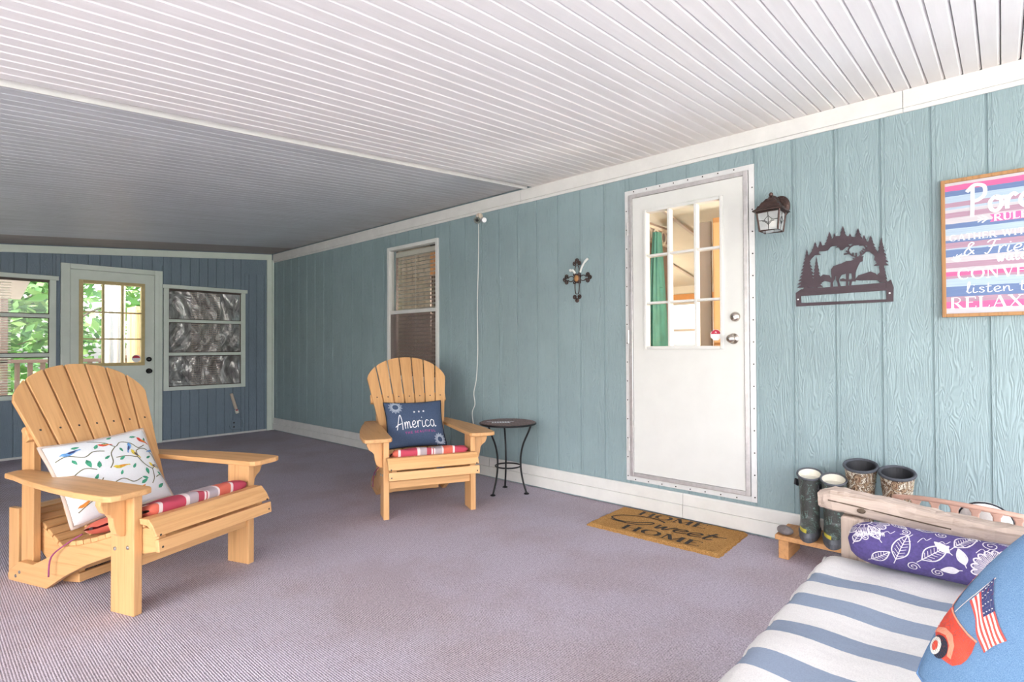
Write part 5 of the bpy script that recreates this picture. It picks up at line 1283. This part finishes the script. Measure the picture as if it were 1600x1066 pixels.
for k in range(9): box('deck_slat', 'drift_wood_y', (.46+.178*k, .56+.178*k, -.30, .395, .3355, .352), so, .003)
box('top_rail', 'drift_wood_x', (.42, 2.061, -.33, -.26, .72, .79), so, .008)
for k in range(8): box('back_slat', 'drift_wood_z', (.52+.2*k, .58+.2*k, -.315, -.275, .336, .7195), so, .004)
for y in (.335, -.30): box('end_post', 'drift_wood_z', (.35, .42, y, y+.07, 0, .62), so, .008)
cu = thing('bench_cushion', 'blue and white striped long cushion on the driftwood daybed', 'cushion', (0, 0, 0), 0)
x0, x1, y0, y1, zb, zt = .44, 2.040, -.25, .440, .353, .455
def top_(u, v):
    sx, sy = -1+2*u, -1+2*v; X = (x0+x1)/2+(x1-x0)/2*sx; Y = (y0+y1)/2+(y1-y0)/2*sy
    e = (max(0, 1-abs(sx)**14)*max(0, 1-abs(sy)**22)); return X, Y, e
def cs(u, v, s):
    X, Y, e = top_(u, v); zm = (zb+zt)/2; ww = .004*sin(19*X+5*Y)+.003*sin(31*Y+7*X)
    if s > 0: return (X, Y+.004*sin(34.5*X)*v, zm+(zt-zm)*e**.35+(ww*e))
    return (X, Y+.004*sin(34.5*X)*v, zm-(zm-zb)*min(1, e**.35))
gg = [(.5-.5*cos(pi*i/50)) for i in range(51)]; g2 = [(.5-.5*cos(pi*i/30)) for i in range(31)]
mb = MB()
for s in (1, -1): mb.add([cs(a, b, s) for b in g2 for a in gg], [(j*51+i, j*51+i+1, (j+1)*51+i+1, (j+1)*51+i) for j in range(30) for i in range(50)])
obj('cover', mb, 'stripe_cloth', cu, smooth=True)
edge = [cs(i/60, 1, 1) for i in range(61)]
obj('piping', MB().tube([(a, b+.001, c+.012) for a, b, c in edge], .0065, 8), 'stripe_cloth', cu, smooth=True)
obj('piping', MB().tube([(x1-.001, y0+(y1-y0)*k/30, (zb+zt)/2+.012) for k in range(31)], .0065, 8), 'stripe_cloth', cu, smooth=True)

# bolster with floral line print
BR = .068
bs = thing('bolster_pillow', 'purple bolster with white floral line print beside the log armrest', 'bolster', (1.965, .020, .4585+BR*.94), 0)
LB = .345
def bol(u, v):
    a = 2*pi*u; s = -1+2*v; k = max(0, 1-abs(s)**10)**.5; r = BR*(.05+.95*k)*(1-.03*sin(3*s+1))
    return (r*cos(a), LB*s, r*sin(a)*.94)
obj('cover', MB().grid(bol, 40, 60, True), 'purple', bs, smooth=True)
def onb(x, y):  # x along the bolster to the right in view (-Y), y up around its visible side
    s = max(-.985, min(.985, x)); a = pi-y; k = max(0, 1-abs(s)**10)**.5; r = BR*(.05+.95*k)*(1-.03*sin(-3*s+1))+.0012
    return (r*cos(a), -LB*s, r*sin(a)*.94)
def onp(X, Y): return onb(X*.1/LB, Y*.1/BR)      # print laid out in tenths of a metre
def flower(cx, cy, r, n=12, a0=0, a1=2*pi):
    P_ = lambda t, q: (cx+r*q*cos(t), cy+r*q*sin(t)); out = curve2([P_(a0+(a1-a0)*k/16, .30) for k in range(17)], .03, 2)
    for k in range(n):
        t0 = a0+(a1-a0)*k/n; t1 = a0+(a1-a0)*(k+1)/n; tm = (t0+t1)/2
        out += curve2([P_(t0, .84), P_(t0*.75+tm*.25, .97), P_(tm, 1.05), P_(t1*.75+tm*.25, .97), P_(t1, .84)], .036, 4)
        out += stroke2d([P_(t0, .30), P_(t0, .84)], .020)
        for q in (.28, .5, .72): tq = t0+(t1-t0)*q; out += stroke2d([P_(tq, .60), P_(tq, .97)], .016)
    return out
def lf2(cx, cy, ln_, a, veins=5, fill=False):
    T = lambda x, y: (cx+ln_*(x*cos(a)-y*sin(a)), cy+ln_*(x*sin(a)+y*cos(a)))
    o1 = curve2([T(0, 0), T(.3, .22), (T(.65, .19)), T(1, 0)], .030, 5)+curve2([T(0, 0), T(.3, -.22), T(.65, -.19), T(1, 0)], .030, 5)+stroke2d([T(-.2, 0), T(.95, 0)], .022)
    for k in range(veins):
        f = .12+.7*k/veins; o1 += stroke2d([T(f, 0), T(f+.12, .15)], .015)+stroke2d([T(f, 0), T(f+.12, -.15)], .015)
    if fill: o1 += fill2d([T(0, 0), T(.3, .2), T(.65, .17), T(1, 0), T(.65, -.17), T(.3, -.2)])
    return o1
def spiral(cx, cy, r, a0=0, s=1): return curve2([(cx+r*(1-k/16)*cos(a0+s*k*.8), cy+r*(1-k/16)*sin(a0+s*k*.8)) for k in range(15)], .024, 3)
motifs = [flower(.15, .05, .62, 13, -.3, pi+.3), flower(-3.0, 1.05, .60, 12, pi*.75, 2.3*pi), flower(1.5, .9, .55, 11), lf2(-2.15, -.15, .85, 1.25, 6), lf2(-1.55, .0, .8, .75, 6), lf2(-.85, .55, .75, .9, 7), lf2(-.95, .35, .42, 2.5, 0, True), lf2(-.62, .10, .45, 1.9, 0, True),
          lf2(-.75, -.10, .40, 3.4, 0, True), lf2(-1.75, 1.05, .6, .25, 5), lf2(-2.55, .35, .55, 2.2, 4), lf2(-2.75, -.35, .6, .7, 5), lf2(-1.25, 1.35, .6, -.25, 5), lf2(-.2, 1.25, .55, .15, 5), lf2(.75, -.25, .7, .6, 6), lf2(-3.2, .1, .5, 1.2, 4), lf2(-2.35, 1.2, .5, -.6, 4)]
motifs += [spiral(*q) for q in ((-1.75, -.28, .16, 0), (-1.2, -.32, .15, 2), (-.1, .85, .20, 1), (-1.95, .78, .13, 4), (-1.15, .95, .14, 3), (.75, .45, .2, 5), (-2.9, .35, .12, 1), (-.35, -.35, .13, 2), (-.45, 1.0, .14, 0))]
for k in range(7): motifs.append(curve2([(.05+.06*k, 1.02-.02*k), (.45+.10*k, 1.15-.07*k), (1.0+.10*k, .95-.13*k)], .022))
for k in range(3): motifs.append(curve2([(-3.2+.26*k+.02*i, .38+.07*k+(.09 if i % 2 else -.06)) for i in range(13)], .020, 2))
for k in range(6): x = -2.5+.42*k; motifs.append(curve2([(x, .55+.1*sin(k*2)), (x+.12, .66), (x+.2, .60), (x+.3, .72)], .018, 4))
for q in motifs: prints('floral_motif', q, onp, 'purple_line', bs, .12)

# denim pillow with truck and flag
c3 = frame3(R2*sin(radians(50))+U2*cos(radians(50)), (-.85, .25, .46))
t, lay = pillow('throw_pillow', 'blue denim pillow with red truck and flag in right foreground', (1.0446, -.1291, .6753), c3, .377, .377, .175, 'denim', 'denim_piping', .003, -.06, .07)
f1, f2, f3, f4, f5 = [lay(.0008*k) for k in range(1, 6)]
prints('truck_body', fill2d([(-.952, -.293), (-.972, -.336), (-.985, -.394), (-.985, -.48), (-.97, -.56), (-.90, -.62), (-.809, -.68), (-.752, -.666), (-.709, -.651), (-.666, -.594), (-.651, -.537), (-.651, -.465), (-.666, -.394), (-.737, -.394), (-.823, -.379), (-.895, -.351)]), f1, 'truck_red', t, .025)
prints('truck_fender', fill2d([(-.981, -.575), (-.952, -.508), (-.895, -.468), (-.823, -.468), (-.766, -.523), (-.737, -.623), (-.775, -.628), (-.800, -.551), (-.860, -.512), (-.923, -.537)]), f2, 'truck_light', t, .025)
prints('truck_bonnet_edge', stroke2d([(-.955, -.315), (-.895, -.345), (-.823, -.368), (-.737, -.384), (-.662, -.384)], .014), f2, 'truck_light', t, .025)
prints('windscreen_frame', stroke2d([(-.965, -.30), (-.981, -.15), (-.981, -.05), (-.979, .03)], .014), f1, 'truck_light', t, .025)
ell = lambda cx, cy, a, b, n=24: [(cx+a*cos(2*pi*k/n), cy+b*sin(2*pi*k/n)) for k in range(n)]
prints('tyre', fill2d(ell(-.862, -.622, .078, .088)), f3, 'print_dark', t, .03)
prints('wheel', fill2d(ell(-.893, -.64, .052, .072)), f4, 'flag_white', t, .03)
prints('hub', fill2d(ell(-.896, -.642, .026, .042)), f5, 'truck_red', t, .03)
prints('flag_pole', stroke2d([(-.909, -.322), (-.870, -.12), (-.838, .085)], .006), f1, 'flag_white', t, .03)
fl_ = smooth_path([Vector((a, b, 0)) for a, b in ((-.866, -.179), (-.752, -.265), (-.68, -.351), (-.594, -.408))], 5)
fr_ = smooth_path([Vector((a, b, 0)) for a, b in ((-.838, .079), (-.72, -.10), (-.63, -.175), (-.537, -.236))], 5)
def fx(u, v):
    i = v*(len(fl_)-1); k = min(len(fl_)-2, int(i)); r = i-k
    p = fl_[k].lerp(fl_[k+1], r).lerp(fr_[k].lerp(fr_[k+1], r), u); return Vector((p.x+.006*sin(9*v+4*u), p.y))
for k in range(11):
    a, b = k/11, (k+1)/11
    prints('flag_stripe', [[fx(a, j/12), fx(b, j/12), fx(b, (j+1)/12), fx(a, (j+1)/12)] for j in range(12)], f2, 'flag_white' if k % 2 else 'flag_red', t, .03)
prints('flag_canton', [[fx(.46+.54*(i+d0)/4, .40*(j+d1)/4) for d0, d1 in ((0, 0), (1, 0), (1, 1), (0, 1))] for i in range(4) for j in range(4)], f3, 'flag_blue', t, .03)
for i in range(4):
    for j in range(4): c0 = fx(.53+.13*i, .05+.10*j); prints('flag_star', fill2d(star(c0.x, c0.y, .006)), f4, 'flag_white', t)
